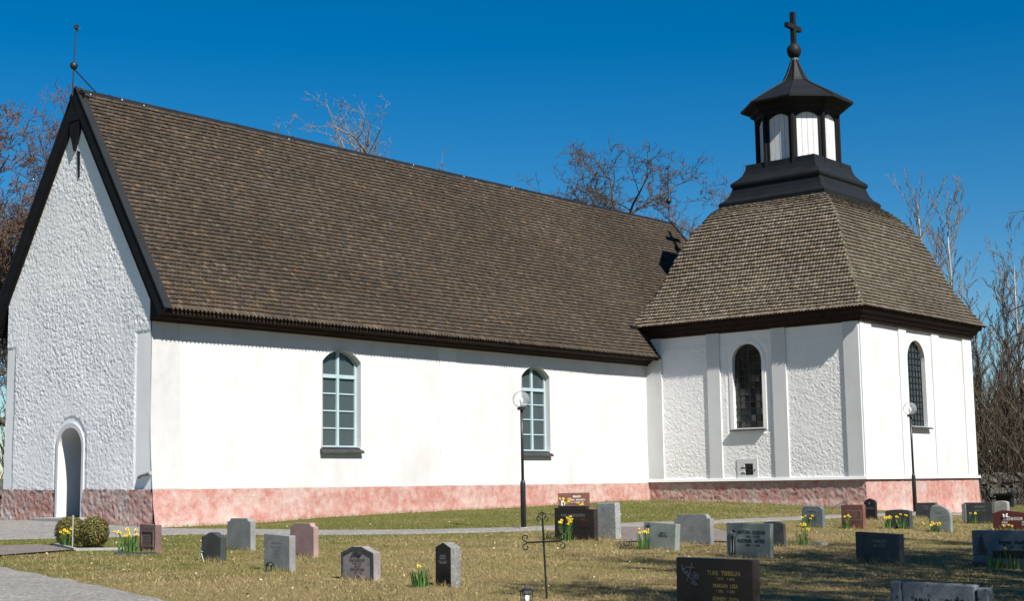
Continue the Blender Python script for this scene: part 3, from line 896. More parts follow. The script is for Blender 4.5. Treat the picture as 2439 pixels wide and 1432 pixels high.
# cornice under the annex eaves
mb = MB()
prof = [(4.29, 6.02), (4.37, 6.04), (4.39, 6.14), (4.47, 6.18), (4.49, 6.28), (4.60, 6.33), (4.62, 6.44), (4.2, 6.6)]
for i in range(len(prof)-1):
    (r0, z0), (r1, z1) = prof[i], prof[i+1]
    for (ox, oy), (ux, uy) in dirs:
        q = lambda r, t, z: (CX+ox*r+ux*t, CY+oy*r+uy*t, z)
        mb.add([q(r0, -r0, z0), q(r0, r0, z0), q(r1, r1, z1), q(r1, -r1, z1)], [(0, 1, 2, 3)])
mb.build('annex_cornice', m_brownwood, church)
mb = MB(); mb.box((XE-.86, -.02, 6.42), (XE-.1, .5, 6.50)); mb.build('valley_flashing', m_blackmetal, church)

# ---- lantern on the annex
LP = [(2.10, 10.74), (2.12, 10.95), (2.05, 11.02), (1.93, 11.10), (1.82, 11.28), (1.74, 11.52), (1.80, 11.60), (1.80, 11.68), (1.70, 11.78), (1.60, 11.86), (1.48, 12.0), (1.40, 12.2), (1.37, 12.40), (1.0, 12.46)]
mb = MB()
for i in range(len(LP)-1):
    (r0, z0), (r1, z1) = LP[i], LP[i+1]
    for (ox, oy), (ux, uy) in dirs:
        q = lambda r, t, z: (CX+ox*r+ux*t, CY+oy*r+uy*t, z)
        mb.add([q(r0, -r0, z0), q(r0, r0, z0), q(r1, r1, z1), q(r1, -r1, z1)], [(0, 1, 2, 3)])
lant = mb.build('lantern', m_blackmetal, church)
RO = 1.46; ap = RO*math.cos(math.pi/8); hw = RO*math.sin(math.pi/8)
for k in range(8):
    ang = k*math.pi/4; nx, ny = math.cos(ang), math.sin(ang); tx, ty = -ny, nx
    Ff = lambda a, b, d=0., nx=nx, ny=ny, tx=tx, ty=ty: (CX+nx*(ap+d)+tx*a, CY+ny*(ap+d)+ty*a, b)
    inn = arch(-hw+.155, hw-.155, 12.2, 13.90, .17, 8)
    out = arch(-hw, hw, 12.15, 14.18, .02, 8)
    mb = MB(); ring(mb, inn, out, Ff, -.10, .0); mb.build('arch_frame', m_black, lant)
    nb = 4; bw = (2*hw-.30)/nb
    for j in range(nb):
        m_ = MB(); a = -hw+.15+j*bw; dd = random.uniform(-.004, .004)
        fbox(m_, Ff, a+.006, a+bw-.006, 12.2, 14.09, -.09+dd, -.065+dd); m_.build('board', m_board, lant)
for k in range(8):
    a = (k+.5)*math.pi/4; m_ = MB(); m_.tube([(CX+RO*math.cos(a), CY+RO*math.sin(a), 12.15), (CX+RO*math.cos(a), CY+RO*math.sin(a), 14.2)], .075, 6); m_.build('post', m_black, lant)
mb = MB(); mb.lathe([(RO+.02, 14.08), (RO+.07, 14.10), (RO+.10, 14.22), (RO+.22, 14.28), (RO+.25, 14.38), (1.94, 14.50), (2.0, 14.53)], (CX, CY, 0), 8, math.pi/8); mb.build('lantern_cornice', m_black, lant)
mb = MB(); mb.lathe([(2.03, 14.50), (2.04, 14.56), (1.30, 15.02), (.62, 15.42), (.50, 15.50), (.42, 15.62), (.30, 15.86), (.19, 16.14), (.115, 16.36)], (CX, CY, 0), 8, math.pi/8); lr = mb.build('lantern_roof', m_blackmetal, lant)
for k in range(8):
    a = (k+.5)*math.pi/4; m_ = MB(); m_.tube([(CX+r_*math.cos(a), CY+r_*math.sin(a), z_+.012) for r_, z_ in ((2.04, 14.56), (1.30, 15.02), (.62, 15.42), (.50, 15.50), (.42, 15.62), (.30, 15.86), (.19, 16.14), (.115, 16.36))], .022, 5); m_.build('roof_seam', m_blackmetal, lant)
mb = MB(); mb.lathe([(.13, 16.33), (.13, 16.41), (.06, 16.44)], (CX, CY, 0), 10); mb.build('lead_collar', simple('lead_collar', (.16, .16, .15), .6, .3), lant)
mb = MB(); mb.sphere((CX, CY, 16.69), .265, 20, 12, 1.12); mb.build('ball', m_blackmetal, lant, smooth=True)
mb = MB()
mb.box((CX-.085, CY-.085, 16.9), (CX+.085, CY+.085, 18.16)); mb.box((CX-.50, CY-.08, 17.50), (CX-.086, CY+.08, 17.68)); mb.box((CX+.086, CY-.08, 17.50), (CX+.50, CY+.08, 17.68))
mb.build('cross', m_blackmetal, lant, bevel=.01)

# ------------------------------------------------------------------ trees
def tree_segments(seed, height, rad, spread, levels=4, kids=(7, 6, 5, 4), wob=.16, up=.25, droop=0., trunk_frac=.45, lean=(0, 0), tw=.009, first=.28, ratio=.62, kr=.55):
    rg = random.Random(seed)
    segs = []          # (x0,y0,z0,x1,y1,z1,r0,r1,level)
    def branch(p, d, L, r, lv):
        n = max(2, int(5-lv*.8)) if lv else 9
        pts = [p]; dirs_ = []
        q = p.copy()
        for i in range(n):
            k = wob*(1.0 if lv else .22)*(1+.35*lv)
            d = Vector((d.x+rg.gauss(0, k), d.y+rg.gauss(0, k), d.z+rg.gauss(0, k*.7)+(up*.25 if lv else .16)-droop*lv*.12))
            d.normalize()
            q2 = q+d*(L/n)
            f0 = 1-.78*i/n; f1 = 1-.78*(i+1)/n
            segs.append((*q, *q2, max(r*f0, tw*.8), max(r*f1, tw*.6), lv))
            q = q2; pts.append(q.copy()); dirs_.append(d.copy())
        if lv >= levels: return
        m = kids[min(lv, len(kids)-1)]
        for j in range(m):
            t = (first if lv == 0 else .22)+(1-(first if lv == 0 else .22))*(j+rg.random()*.8)/m
            i = min(int(t*n), n-1)
            b = pts[i].lerp(pts[i+1], t*n-i)
            a = rg.uniform(0, 2*math.pi)
            ax = dirs_[i].orthogonal().normalized(); ay = dirs_[i].cross(ax)
            out = ax*math.cos(a)+ay*math.sin(a)
            sp = spread*rg.uniform(.7, 1.25)
            nd = (dirs_[i]*math.cos(sp)+out*math.sin(sp)+Vector((0, 0, up*.5)))
            nd.normalize()
            branch(b, nd, L*ratio*rg.uniform(.65, 1.15)*(1.15-.5*t if lv == 0 else 1), max(r*(1-.7*t)*kr*1.15, tw), lv+1)
    branch(Vector((0, 0, -.3)), Vector((lean[0], lean[1], 1)).normalized(), height*trunk_frac*1.6, rad, 0)
    S = np.array(segs); k = height/S[:, 5].max()
    t0 = S[S[:, 8] == 0][-1]                       # stand the trunk upright over its foot
    for c_ in (0, 1):
        sh = t0[3+c_]/t0[5]; S[:, c_] -= sh*S[:, 2]; S[:, 3+c_] -= sh*S[:, 5]
    S[:, :8] *= k
    return S
def seg_mesh(name, S, sides=3):
    n = len(S)
    A = S[:, 0:3]; B = S[:, 3:6]; d = B-A; d /= np.linalg.norm(d, axis=1)[:, None]+1e-9
    h = np.where(np.abs(d[:, 2:3]) < .9, np.array([[0, 0, 1.]]), np.array([[1., 0, 0]]))
    u = np.cross(d, h); u /= np.linalg.norm(u, axis=1)[:, None]; v = np.cross(d, u)
    ang = np.arange(sides)*2*math.pi/sides
    ringo = u[:, None]*np.cos(ang)[None, :, None]+v[:, None]*np.sin(ang)[None, :, None]
    V = np.concatenate([A[:, None]+ringo*S[:, 6][:, None, None], B[:, None]+d[:, None]*S[:, 7][:, None, None]*.3+ringo*S[:, 7][:, None, None]], 1).reshape(-1, 3)
    b = (np.arange(n)*2*sides)[:, None]
    f = np.concatenate([b+np.array([k, (k+1) % sides, (k+1) % sides+sides, k+sides]) for k in range(sides)])
    return npmesh(name, V, [f], smooth=sides > 3)
def bark(name, c1, c2, sc=8):
    t = NT(name); n = t.noise(sc, 5, .65, stretch=(1, 1, .3))
    t.col(t.mix(t.ramp(n, [(.35, 0), (.65, 1)]), c1, c2)); t.bump(n, .6, .02)
    return t.fin(.9, .15)
bk_dark = bark('grey_brown_bark', (.040, .034, .027), (.105, .092, .075))
bk_red = bark('reddish_twig_bark', (.085, .055, .038), (.15, .10, .075))
bk_pale = bark('pale_dead_wood', (.09, .08, .066), (.27, .245, .21))
bk_birch = bark('birch_bark', (.20, .18, .15), (.55, .53, .48), 5)
bk_twig = bark('brown_twigs', (.055, .042, .03), (.11, .088, .065))
bk_bt = bark('birch_twigs', (.14, .115, .09), (.25, .215, .175))
def tree(name, label, x, y, mt, mc, group=None, split=1, rz=0, sc=1, S=None, mesh=None, **kw):
    root = empty(name, (x, y, G(x, y)), rz, label, 'tree', group)
    if mesh is None:
        if S is None: S = tree_segments(**kw)
        a = S[S[:, 8] <= split]; b = S[S[:, 8] > split]
        mesh = (seg_mesh('trunk', a, 7), seg_mesh('crown', b, 3))
    root.scale = (sc, sc, sc)
    link('trunk', mesh[0], mt, root); link('crown', mesh[1], mc, root)
    return mesh
GT = 'bare trees behind the church'
tree('bare_tree', 'large bare tree with reddish twigs beyond the pointed gable', 12.0, 26.5, bk_dark, bk_red, None, seed=7, height=19.2, rad=.42, spread=.85, levels=5, kids=(15, 8, 6, 5, 3), wob=.19, up=.46, trunk_frac=.52, first=.25, ratio=.56, tw=.020)
tree('bare_tree', 'second bare tree with fine reddish twigs behind the large one', 17.5, 38, bk_dark, bk_red, None, seed=15, height=16, rad=.34, spread=.6, levels=5, kids=(8, 6, 6, 4, 3), wob=.17, up=.34, trunk_frac=.52, first=.2, ratio=.58, tw=.018)
tree('bare_tree', 'bare reddish tree with dense crown left of the gable verge', 8.2, 24.6, bk_dark, bk_red, None, seed=17, height=18.5, rad=.36, spread=.8, levels=5, kids=(13, 8, 6, 4, 3), wob=.2, up=.42, trunk_frac=.52, first=.2, ratio=.52, tw=.020)
tree('dead_tree', 'dead pale tree with broken limbs above the long roof ridge', 25.3, 18.5, bk_pale, bk_pale, None, split=2, seed=24, height=19.5, rad=.34, spread=.90, levels=4, kids=(16, 5, 4, 3), wob=.25, up=.42, trunk_frac=.50, first=.50, ratio=.42, tw=.010, kr=.52)
tree('dead_tree', 'smaller dead tree with dark crooked limbs left of the pale one', 23.6, 20.3, bk_dark, bk_pale, None, split=1, seed=27, height=19.0, rad=.30, spread=.85, levels=4, kids=(15, 5, 4, 3), wob=.27, up=.42, trunk_frac=.50, first=.50, ratio=.40, tw=.010, kr=.52)
tree('bare_tree', 'bare dark tree with crooked crown behind the ridge finial', 37.5, 13.0, bk_dark, bk_twig, None, seed=31, height=18.7, rad=.36, spread=.72, levels=5, kids=(10, 6, 6, 4, 3), wob=.30, up=.24, trunk_frac=.46, first=.42, ratio=.50, tw=.013)
tree('bare_tree', 'slender bare tree between ridge finial and annex roof', 43.5, 11.2, bk_dark, bk_red, None, seed=44, height=18.5, rad=.28, spread=.55, levels=5, kids=(9, 6, 5, 4, 3), wob=.22, up=.30, trunk_frac=.5, first=.4, ratio=.50, tw=.012)
tree('birch_tree', 'tall slim birch with pale trunk standing beside the annex roof', 56.5, 5.9, bk_birch, bk_bt, 'birches beyond the annex', split=0, seed=51, height=19.2, rad=.17, spread=.55, levels=4, kids=(36, 8, 5, 3), wob=.10, up=.42, trunk_frac=.62, first=.25, ratio=.23, tw=.017)
tree('birch_tree', 'slim birch with spreading lower boughs right of its taller neighbour', 59.6, 5.5, bk_birch, bk_bt, 'birches beyond the annex', split=0, seed=52, height=19.0, rad=.16, spread=.62, levels=4, kids=(34, 8, 5, 3), wob=.10, up=.40, trunk_frac=.62, first=.2, ratio=.26, tw=.017)
tree('birch_tree', 'weeping birch with long hanging twigs by the churchyard edge', 45.3, -7.2, bk_birch, bk_twig, None, split=0, seed=61, height=15.0, rad=.24, spread=.75, levels=4, kids=(15, 8, 8, 4), wob=.10, up=.05, droop=2.8, trunk_frac=.62, first=.35, ratio=.36, tw=.007)
tree('birch_tree', 'shorter birch with dense pale twigs above the thicket', 64.0, 3.4, bk_birch, bk_bt, 'birches beyond the annex', split=0, seed=53, height=16.0, rad=.15, spread=.6, levels=4, kids=(34, 8, 5, 3), wob=.10, up=.40, trunk_frac=.62, first=.2, ratio=.27, tw=.018)
# a thicket of thin stems past the wall
tm = []
for k in range(4):
    S = tree_segments(seed=70+k, height=9.5, rad=.085, spread=.42, levels=3, kids=(16, 6, 5), wob=.13, up=.4, trunk_frac=.62, first=.12, ratio=.30, tw=.015)
    tm.append((seg_mesh('trunk', S[S[:, 8] == 0], 5), seg_mesh('crown', S[S[:, 8] > 0], 3)))
rt = random.Random(8)
for k in range(46):
    u = rt.uniform(-.02, 1); dist = rt.uniform(66, 92); yw = R(66.1+u*6.5)
    x = -21.3+math.sin(yw)*dist; y = -29.4+math.cos(yw)*dist
    tree('thicket_sapling', 'thin brown sapling in the tangled thicket beyond the stone wall', x, y, bk_dark, bk_twig, 'saplings in the thicket', rz=rt.uniform(0, 6), sc=rt.uniform(.75, 1.15), mesh=tm[k % 4])
for k in range(10):
    x = rt.uniform(2, 22); y = rt.uniform(30, 52)
    tree('thicket_sapling', 'thin brown sapling behind the church below the reddish bare tree', x, y, bk_dark, bk_twig, 'saplings behind the church', rz=rt.uniform(0, 6), sc=rt.uniform(.6, 1.0), mesh=tm[k % 4])
S = []
rgn = np.random.default_rng(4)
for k in range(9000):
    dist = rgn.uniform(64, 92); yw = R(rgn.uniform(65.3, 73.5))
    x = -21.3+math.sin(yw)*dist; y = -29.4+math.cos(yw)*dist; z = G(x, y)+rgn.random()**1.3*5.2
    d = np.array([rgn.normal(0, .5), rgn.normal(0, .5), 1.0]); d /= np.linalg.norm(d); L = rgn.uniform(.6, 2.0)
    S.append((x, y, z-.2, *(np.array([x, y, z-.2])+d*L), rgn.uniform(.012, .028), .008, 3))
o = link('undergrowth', seg_mesh('undergrowth', np.array(S), 3), bk_twig)
tag(o, 'tangled brown undergrowth beyond the churchyard wall', 'undergrowth', kind='stuff')
# trees south-east of the graves whose bare crowns shade the grass
for i, (x, y, sd, hh) in enumerate(((-7.6, -30.6, 81, 14.0), (-3.6, -30.2, 84, 14.5), (.2, -29.8, 82, 14.5), (4.4, -29.4, 83, 14))):
    tree('bare_tree', ['bare tree south of the wide granite stones', 'broad bare tree second in the row south of the graves', 'bare tree between its two neighbours south of the graves', 'easternmost bare tree south of the graves'][i], x, y, bk_dark, bk_twig, None,
         seed=sd, height=hh, rad=.30, spread=.70, levels=5, kids=(14, 8, 7, 5, 3), wob=.2, up=.22, trunk_frac=.5, first=.22, ratio=.52, tw=.0135)

# ------------------------------------------------------------------ dry stone walls
def stone_mesh(seed, sx, sy, sz):
    bm = bmesh.new()
    bmesh.ops.create_cube(bm, size=1)
    bmesh.ops.subdivide_edges(bm, edges=bm.edges[:], cuts=1, use_grid_fill=True)
    rg = random.Random(seed)
    for v in bm.verts:
        c = v.co
        k = 1-.16*max(0, (abs(c.x)+abs(c.y)+abs(c.z))*2-2)/1.0*.8
        v.co = Vector((c.x*k*sx, c.y*k*sy, c.z*k*sz))+Vector((rg.gauss(0, .035), rg.gauss(0, .035), rg.gauss(0, .03)))
    me = bpy.data.meshes.new('stone'); bm.to_mesh(me); bm.free()
    return me
def lichen(name, c1, c2, lich):
    t = NT(name); a = t.noise(4, 5, .6); b = t.noise(11, 5, .7)
    c = t.mix(a, c1, c2); c = t.mix(t.ramp(b, [(.55, 0), (.68, .7)]), c, lich)
    t.col(c); t.bump(t.noise(30, 4), .5, .02)
    return t.fin(.92, .15)
m_field = lichen('lichened_fieldstone', (.045, .043, .04), (.12, .115, .105), (.20, .20, .165))
def drywall(label, p, q, h, seed):
    rg = random.Random(seed)
    p = Vector(p); q = Vector(q); d = (q-p); L = d.length; d /= L
    root = empty('stone_wall', (p.x, p.y, G(p.x, p.y)), math.atan2(d.y, d.x), label, 'wall')
    rowz = 0; r = 0
    while rowz < h:
        rh = rg.uniform(.26, .42)*(1 if r else 1.35); x = rg.uniform(-.3, 0)
        while x < L:
            w_ = rg.uniform(.32, .95)
            o = link('stone', stone_mesh(rg.random(), w_, .5, rh*1.02), m_field, root)
            gx = p+d*(x+w_/2)
            o.location = (x+w_/2, rg.uniform(-.08, .08), G(gx.x, gx.y)-root.location.z+rowz+rh/2-.06+rg.uniform(-.02, .02))
            o.rotation_euler = (rg.gauss(0, .06), rg.gauss(0, .06), rg.gauss(0, .08))
            x += w_*.96
        rowz += rh*.93; r += 1
drywall('mossy dry stone wall before the thicket right of the annex', (37.0, -1.6), (46.5, -13.5), 1.05, 3)
drywall('dry stone wall behind the church left of the gable', (1.5, 22), (10.5, 17), 1.15, 9)

# ------------------------------------------------------------------ gravestones
def granite(name, c, var=.25, sc=70, rough=.6, lich=None, la=.6):
    t = NT(name)
    a = t.noise(sc, 3, .7); b = t.noise(5, 5, .65)
    col = t.ramp(a, [(.3, tuple(k*(1-var) for k in c)), (.7, tuple(k*(1+var) for k in c))])
    col = t.mix(1, col, t.ramp(b, [(.3, .78), (.7, 1.15)]), 'MULTIPLY')
    if lich: col = t.mix(t.ramp(t.noise(16, 4, .7), [(.57, 0), (.66, la)]), col, lich)
    t.col(col); t.bump(a, .25, .006)
    return t.fin(rough, .35)
gr_grey = granite('grey_granite', (.21, .215, .205), .25, 70, .75)
gr_light = granite('light_rough_granite', (.27, .275, .26), .4, 45, .9, (.09, .09, .08), .7)
gr_green = granite('grey_green_granite', (.20, .225, .20), .2, 70, .7)
gr_dark = granite('dark_granite', (.05, .055, .053), .35, 80, .45)
gr_black = granite('black_granite', (.014, .013, .013), .35, 80, .25)
gr_brown = granite('dark_brown_granite', (.030, .022, .020), .4, 90, .3)
gr_red = granite('red_granite', (.175, .075, .057), .25, 80, .4)
gr_red2 = granite('polished_red_granite', (.105, .030, .024), .3, 80, .3)
gr_pink = granite('pinkish_granite', (.30, .20, .185), .2, 80, .7)
gr_carve = granite('brown_sandstone', (.155, .095, .085), .3, 40, .9, (.10, .10, .085), .4)
gr_mottle = granite('mottled_pinkish_granite', (.235, .215, .205), .3, 60, .8, (.055, .05, .048), .55)
gr_blue = granite('blue_grey_granite', (.115, .14, .15), .2, 80, .55)
gr_spot = granite('spotted_grey_granite', (.16, .17, .185), .25, 60, .8, (.02, .02, .025), .95)
gr_lich = granite('lichened_side_granite', (.17, .17, .16), .35, 40, .9, (.36, .36, .32), .8)
gold = simple('gilt_lettering', (.38, .27, .085), .5, .5, .1, 20, 0, .4)
ink = simple('dark_lettering', (.014, .018, .02), .7, .2, .1, 20, 0)
whit = simple('pale_lettering', (.68, .66, .62), .7, .2, .1, 20, 0)
greyl = simple('grey_lettering', (.20, .20, .205), .7, .2, .1, 20, 0)
rustl = simple('rusty_lettering', (.13, .065, .045), .8, .2, .2, 20, 0)

def text_part(parent, lines, mat, y, depth=.003):
    """lines: (text, x centre, z, height, squeeze); each line is a part"""
    for tx, xc, zc, hh, sq in lines:
        cu = bpy.data.curves.new('txt', 'FONT'); cu.body = tx; cu.align_x = 'CENTER'; cu.align_y = 'CENTER'
        cu.size = hh*1.35; cu.resolution_u = 2; cu.offset = hh*.035
        ob = bpy.data.objects.new('txt', cu)
        me = ob.to_mesh()
        verts = [(xc+v.co.x*sq, y-depth, zc+v.co.y) for v in me.vertices]
        faces = [tuple(p.vertices) for p in me.polygons]
        ob.to_mesh_clear(); bpy.data.objects.remove(ob); bpy.data.curves.remove(cu)
        me = bpy.data.meshes.new('inscription'); me.from_pydata(verts, [], faces); me.update()
        link('inscription', me, mat, parent)

def shape(kind, w, h):
    x = w/2
    if kind == 'rect': return [(-x, 0), (x, 0), (x, h), (-x, h)]
    if kind == 'slant': return [(-x, 0), (x, 0), (x, h*.955), (-x, h)]
    if kind == 'peak': return [(-x, 0), (x, 0), (x, h*.82), (x*.45, h*.95), (x*.3, h), (-x*.3, h), (-x*.45, h*.95), (-x, h*.82)]
    if kind == 'house': return [(-x, 0), (x, 0), (x, h*.88), (0, h), (-x, h*.90)]
    if kind == 'step': return [(-x, 0), (x, 0), (x, h*.90), (x*.86, h*.90), (x*.78, h*.93), (x*.70, h), (-x*.70, h), (-x*.78, h*.93), (-x*.86, h*.90), (-x, h*.90)]
    if kind == 'notch': return [(-x, 0), (x, 0), (x, h*.88), (x*.86, h*.89), (x*.75, h*.93), (x*.66, h), (-x*.6, h), (-x, h*.88)]
    if kind == 'chamfer': return [(-x, 0), (x, 0), (x, h*.86), (x*.72, h), (-x*.72, h), (-x, h*.86)]
    if kind == 'scoop': return [(-x, 0), (x, 0), (x, h*.84), (x*.9, h*.86), (x*.84, h*.9), (x*.80, h), (-x*.80, h), (-x*.84, h*.9), (-x*.9, h*.86), (-x, h*.84)]
    if kind == 'arc': return [(-x, 0), (x, 0)]+[(x*math.cos(t), h*.87+h*.13*math.sin(t)) for t in np.linspace(0, math.pi, 13)]
    if kind == 'wave': return [(-x, 0), (x, 0), (x, h*.84), (x*.72, h*.86), (x*.5, h*.92), (x*.25, h*.985), (-x*.05, h), (-x*.3, h*.97), (-x*.55, h*.9), (-x*.8, h*.86), (-x, h*.84)]
    if kind == 'shoulder': return [(-x, 0), (x, 0), (x, h*.86), (x*.84, h*.86)]+[(x*.84-.18*x*(1-math.cos(t)), h*.86+h*.14*math.sin(t)) for t in np.linspace(.2, math.pi/2, 6)]+[(-x*.84+.18*x*(1-math.cos(t)), h*.86+h*.14*math.sin(t)) for t in np.linspace(math.pi/2, .2, 6)]+[(-x*.84, h*.86), (-x, h*.86)]
    if kind == 'asym': return [(-x*.9, 0), (x*.98, 0), (x, h*.55), (x*.96, h*.70), (x*.8, h*.82), (x*.5, h*.92), (x*.1, h*.985), (-x*.4, h), (-x*.7, h*.97), (-x*.86, h*.88), (-x*.97, h*.72), (-x, h*.45)]
    if kind == 'roof': return [(-x, 0), (x, 0), (x, h*.70), (x*.0, h*.88), (-x*.62, h), (-x, h*.86)]
    if kind == 'gothic': return [(-x, 0), (x, 0), (x, h*.80), (x*.6, h*.93), (0, h), (-x*.6, h*.93), (-x, h*.80)]
def slab_mesh(poly, t, bev, name='slab'):
    mb = MB(); mb.prism(poly, lambda a, b: (a, -t/2, b), lambda a, b: (a, t/2, b))
    return mb.mesh(name, bevel=bev)
STONES = []
def gravestone(label, c, w, t, h, kind, mat, rot=0, lines=(), lmat=None, lean=(0, 0), bev=.008, sink=.06, name='gravestone', group=None):
    x, y = c
    root = empty(name, (x, y, G(x, y)), R(-90+rot), label, 'gravestone', group)
    root.rotation_euler = (lean[0]+random.gauss(0, .012), lean[1]+random.gauss(0, .010), R(-90+rot+random.gauss(0, 1.5)))
    STONES.append((x, y, w, t, R(-90+rot)))
    poly = [(a, b if b > 1e-6 else -sink) for a, b in shape(kind, w, h)]
    link('slab', slab_mesh(poly, t, bev), mat, root)
    if lines: text_part(root, lines, lmat, -t/2)
    return root
g = gravestone('reddish brown carved stone slab beside the clipped bushes', (-5.38, -7.33), .50, .13, .50, 'slant', gr_carve)
m_ = MB(); ring(m_, [(-.17, .12), (.17, .12), (.17, .35), (-.17, .36)], [(-.20, .09), (.20, .09), (.20, .38), (-.20, .39)], lambda a, b, d=0.: (a, -.065-d, b), -.01, .012); m_.build('raised_frame', gr_carve, g)
text_part(g, [('FAMILJEN', 0, .435, .05, .9), ('ANDERSSON', 0, .30, .035, .8), ('HÄSTA', 0, .25, .03, .9), ('1889   1959', 0, .20, .03, .9)], greyl, -.065)
gravestone('small dark stone with wavy top and lichened edge beside a metal spike', (-6.03, -9.97), .49, .13, .47, 'wave', gr_dark, lines=[('AUGUST', 0, .27, .028, .9), ('CARLSSON', 0, .225, .03, .9), ('* 1861  + 1932', 0, .18, .022, .9)], lmat=rustl)
gravestone('plain grey stone with stepped top corners and no lettering', (-3.96, -8.13), .67, .12, .58, 'step', gr_grey)
gravestone('square grey stone with faint worn lettering and iron lamp in front', (-6.69, -12.38), .58, .12, .55, 'slant', gr_grey, lines=[('HEMMANSÄGAREN', 0, .42, .022, .9), ('K. A. LARSSON', 0, .36, .03, .9), ('* 1874  + 1951', 0, .31, .022, .9), ('HILDA', 0, .26, .026, .9), ('* 1880  + 1963', 0, .21, .022, .9)], lmat=greyl)
gravestone('pinkish grey stone with notched top corners and no lettering', (-4.34, -10.28), .62, .11, .57, 'notch', gr_pink)
g = gravestone('low peaked mottled stone with raised border and several lines of lettering', (-7.02, -14.48), .62, .14, .46, 'peak', gr_mottle, lines=[('GÅRDEN', 0, .325, .024, 1), ('ERNST LINDKVIST', 0, .27, .036, .78), ('* 1878  + 1957', 0, .225, .024, .9), ('MAKAN', 0, .185, .022, 1), ('LYDIA VIKTORIA', 0, .145, .034, .8), ('* 1881  + 1966', 0, .10, .024, .9), ('HÖLSTA', 0, .055, .028, .9)], lmat=rustl)
m_ = MB(); ring(m_, shape('peak', .55, .415), shape('peak', .618, .458), lambda a, b, d=0.: (a, -.07-d, b), -.004, .010); m_.build('border', gr_dark, g)
m_ = MB(); m_.prism([(-.10, .36), (0, .41), (.10, .36), (.07, .345), (0, .38), (-.07, .345)], lambda a, b: (a, -.085, b), lambda a, b: (a, -.06, b)); m_.build('carved_bough', gr_dark, g)
g = gravestone('narrow black stone with pointed roof top and lichened grey side', (-6.98, -16.10), .28, .19, .575, 'house', gr_lich)
link('polished_face', slab_mesh([(a*.985, max(b, -.03)) for a, b in shape('house', .28, .57)], .012, .001), gr_black, g).location = (0, -.098, 0)
text_part(g, [('FAMILJEN', 0, .40, .026, .75), ('ERIKSSON', 0, .365, .026, .75), ('TALLBY', 0, .315, .040, .85)], greyl, -.104)
g = gravestone('wide black granite stone with raised top edge behind daffodils', (2.30, -11.03), 1.01, .13, .655, 'slant', gr_brown, lines=[('KARL LUNDQVISTS', -.03, .50, .055, .95)], lmat=greyl)
m_ = MB(); m_.box((-.42, -.045, .60), (.30, .055, .69)); m_.build('top_ridge', gr_brown, g, bevel=.006)
text_part(g, [('FAMILJ', .24, .415, .045, .9), ('* 1902 + 1978', .26, .35, .028, .85), ('* 1907 + 1991', .26, .30, .028, .85)], rustl, -.065)
gravestone('tall rough light grey granite slab behind the wide black stone', (3.08, -11.29), .47, .19, .735, 'rect', gr_light, bev=.02)
g = gravestone('red stone with white lettering against the nave wall', (10.3, -4.75), .86, .16, .60, 'rect', gr_red, rot=36, lines=[('MALM', .08, .50, .06, .95), ('HENRIK   MARGARETA', .09, .41, .04, .8), ('1901 - 1973   1905 - 1988', .09, .345, .03, .8)], lmat=whit)
m_ = MB()
for k, (a, b) in enumerate(((-.30, .42), (-.34, .34), (-.27, .32), (-.33, .25), (-.27, .22))): m_.prism([(a-.012, b-.07), (a+.02, b-.06), (a+.03, b+.04), (a, b+.07)], lambda p, q: (p, -.083, q), lambda p, q: (p, -.078, q))
m_.build('carved_ears_of_corn', whit, g)
g = gravestone('leaning grey stone with engraved cross behind yellow daffodils', (1.01, -13.99), .71, .15, .485, 'rect', gr_green, lean=(-.03, .055), bev=.010)
text_part(g, [('+', -.26, .40, .16, 1), ('BERTA', .08, .30, .04, .9), ('PERSSON', .08, .25, .04, .9)], gr_dark, -.075)
gravestone('broad blank grey stone with rounded shoulders beside the gravel strip', (2.80, -13.54), .83, .13, .575, 'shoulder', gr_grey)
g = gravestone('broad grey green stone with carved tulips and dark lettering', (.30, -16.30), .84, .11, .575, 'rect', gr_green, lines=[('ANTON', -.085, .42, .062, .78), ('OLSSON', .20, .42, .062, .78), ('* 1894    + 1972', .07, .35, .040, .85), ('HUSTRUN', -.075, .275, .062, .70), ('ASTRID', .22, .275, .062, .70), ('* 1899    + 1982', .07, .205, .040, .85)], lmat=ink)
m_ = MB(); m_.prism([(-.355, .06), (-.25, .05), (-.25, .40), (-.27, .455), (-.30, .46), (-.345, .40)], lambda a, b: (a, -.057, b), lambda a, b: (a, -.05, b)); m_.build('sunk_panel', ink, g)
m_ = MB()
for a0, h0 in ((-.335, .43), (-.285, .41)):
    m_.tube([(a0, -.062, .07), (a0+.005, -.066, .25), (a0+.01, -.064, h0-.06)], .011, 6); m_.sphere((a0+.012, -.062, h0-.04), .028, 8, 6, 1.7)
m_.build('carved_tulips', gr_green, g)
gravestone('small dark stone with arched top half hidden behind the tulip stone', (3.00, -15.19), .47, .09, .475, 'arc', gr_dark)
g = gravestone('large dark brown granite stone with gilt lettering and engraved cross and rose', (-7.18, -20.40), 1.01, .15, .56, 'rect', gr_brown, lines=[('TURE  TIBBELIN', .13, .400, .050, .92), ('* 1919    + 2003', .15, .338, .030, .92), ('MAKAN  LISA', .15, .262, .044, .92), ('* 1921    + 2003', .15, .202, .030, .92), ('SONEN  SVEN', .15, .118, .044, .92)], lmat=gold, bev=.012)
m_ = MB()
P_ = lambda a, b: (a, -.079, b)
m_.tube([P_(-.36, .30), P_(-.31, .40), P_(-.285, .505)], .007, 5); m_.tube([P_(-.375, .455), P_(-.25, .455)], .007, 5)
m_.tube([P_(-.425, .475), P_(-.40, .40), P_(-.33, .345), P_(-.25, .30), P_(-.215, .26)], .006, 5)
for k in range(8): a = k*.8; m_.tube([P_(-.24, .365), P_(-.24+.045*math.cos(a), .365+.045*math.sin(a)), P_(-.24+.04*math.cos(a+.9), .365+.04*math.sin(a+.9))], .005, 4)
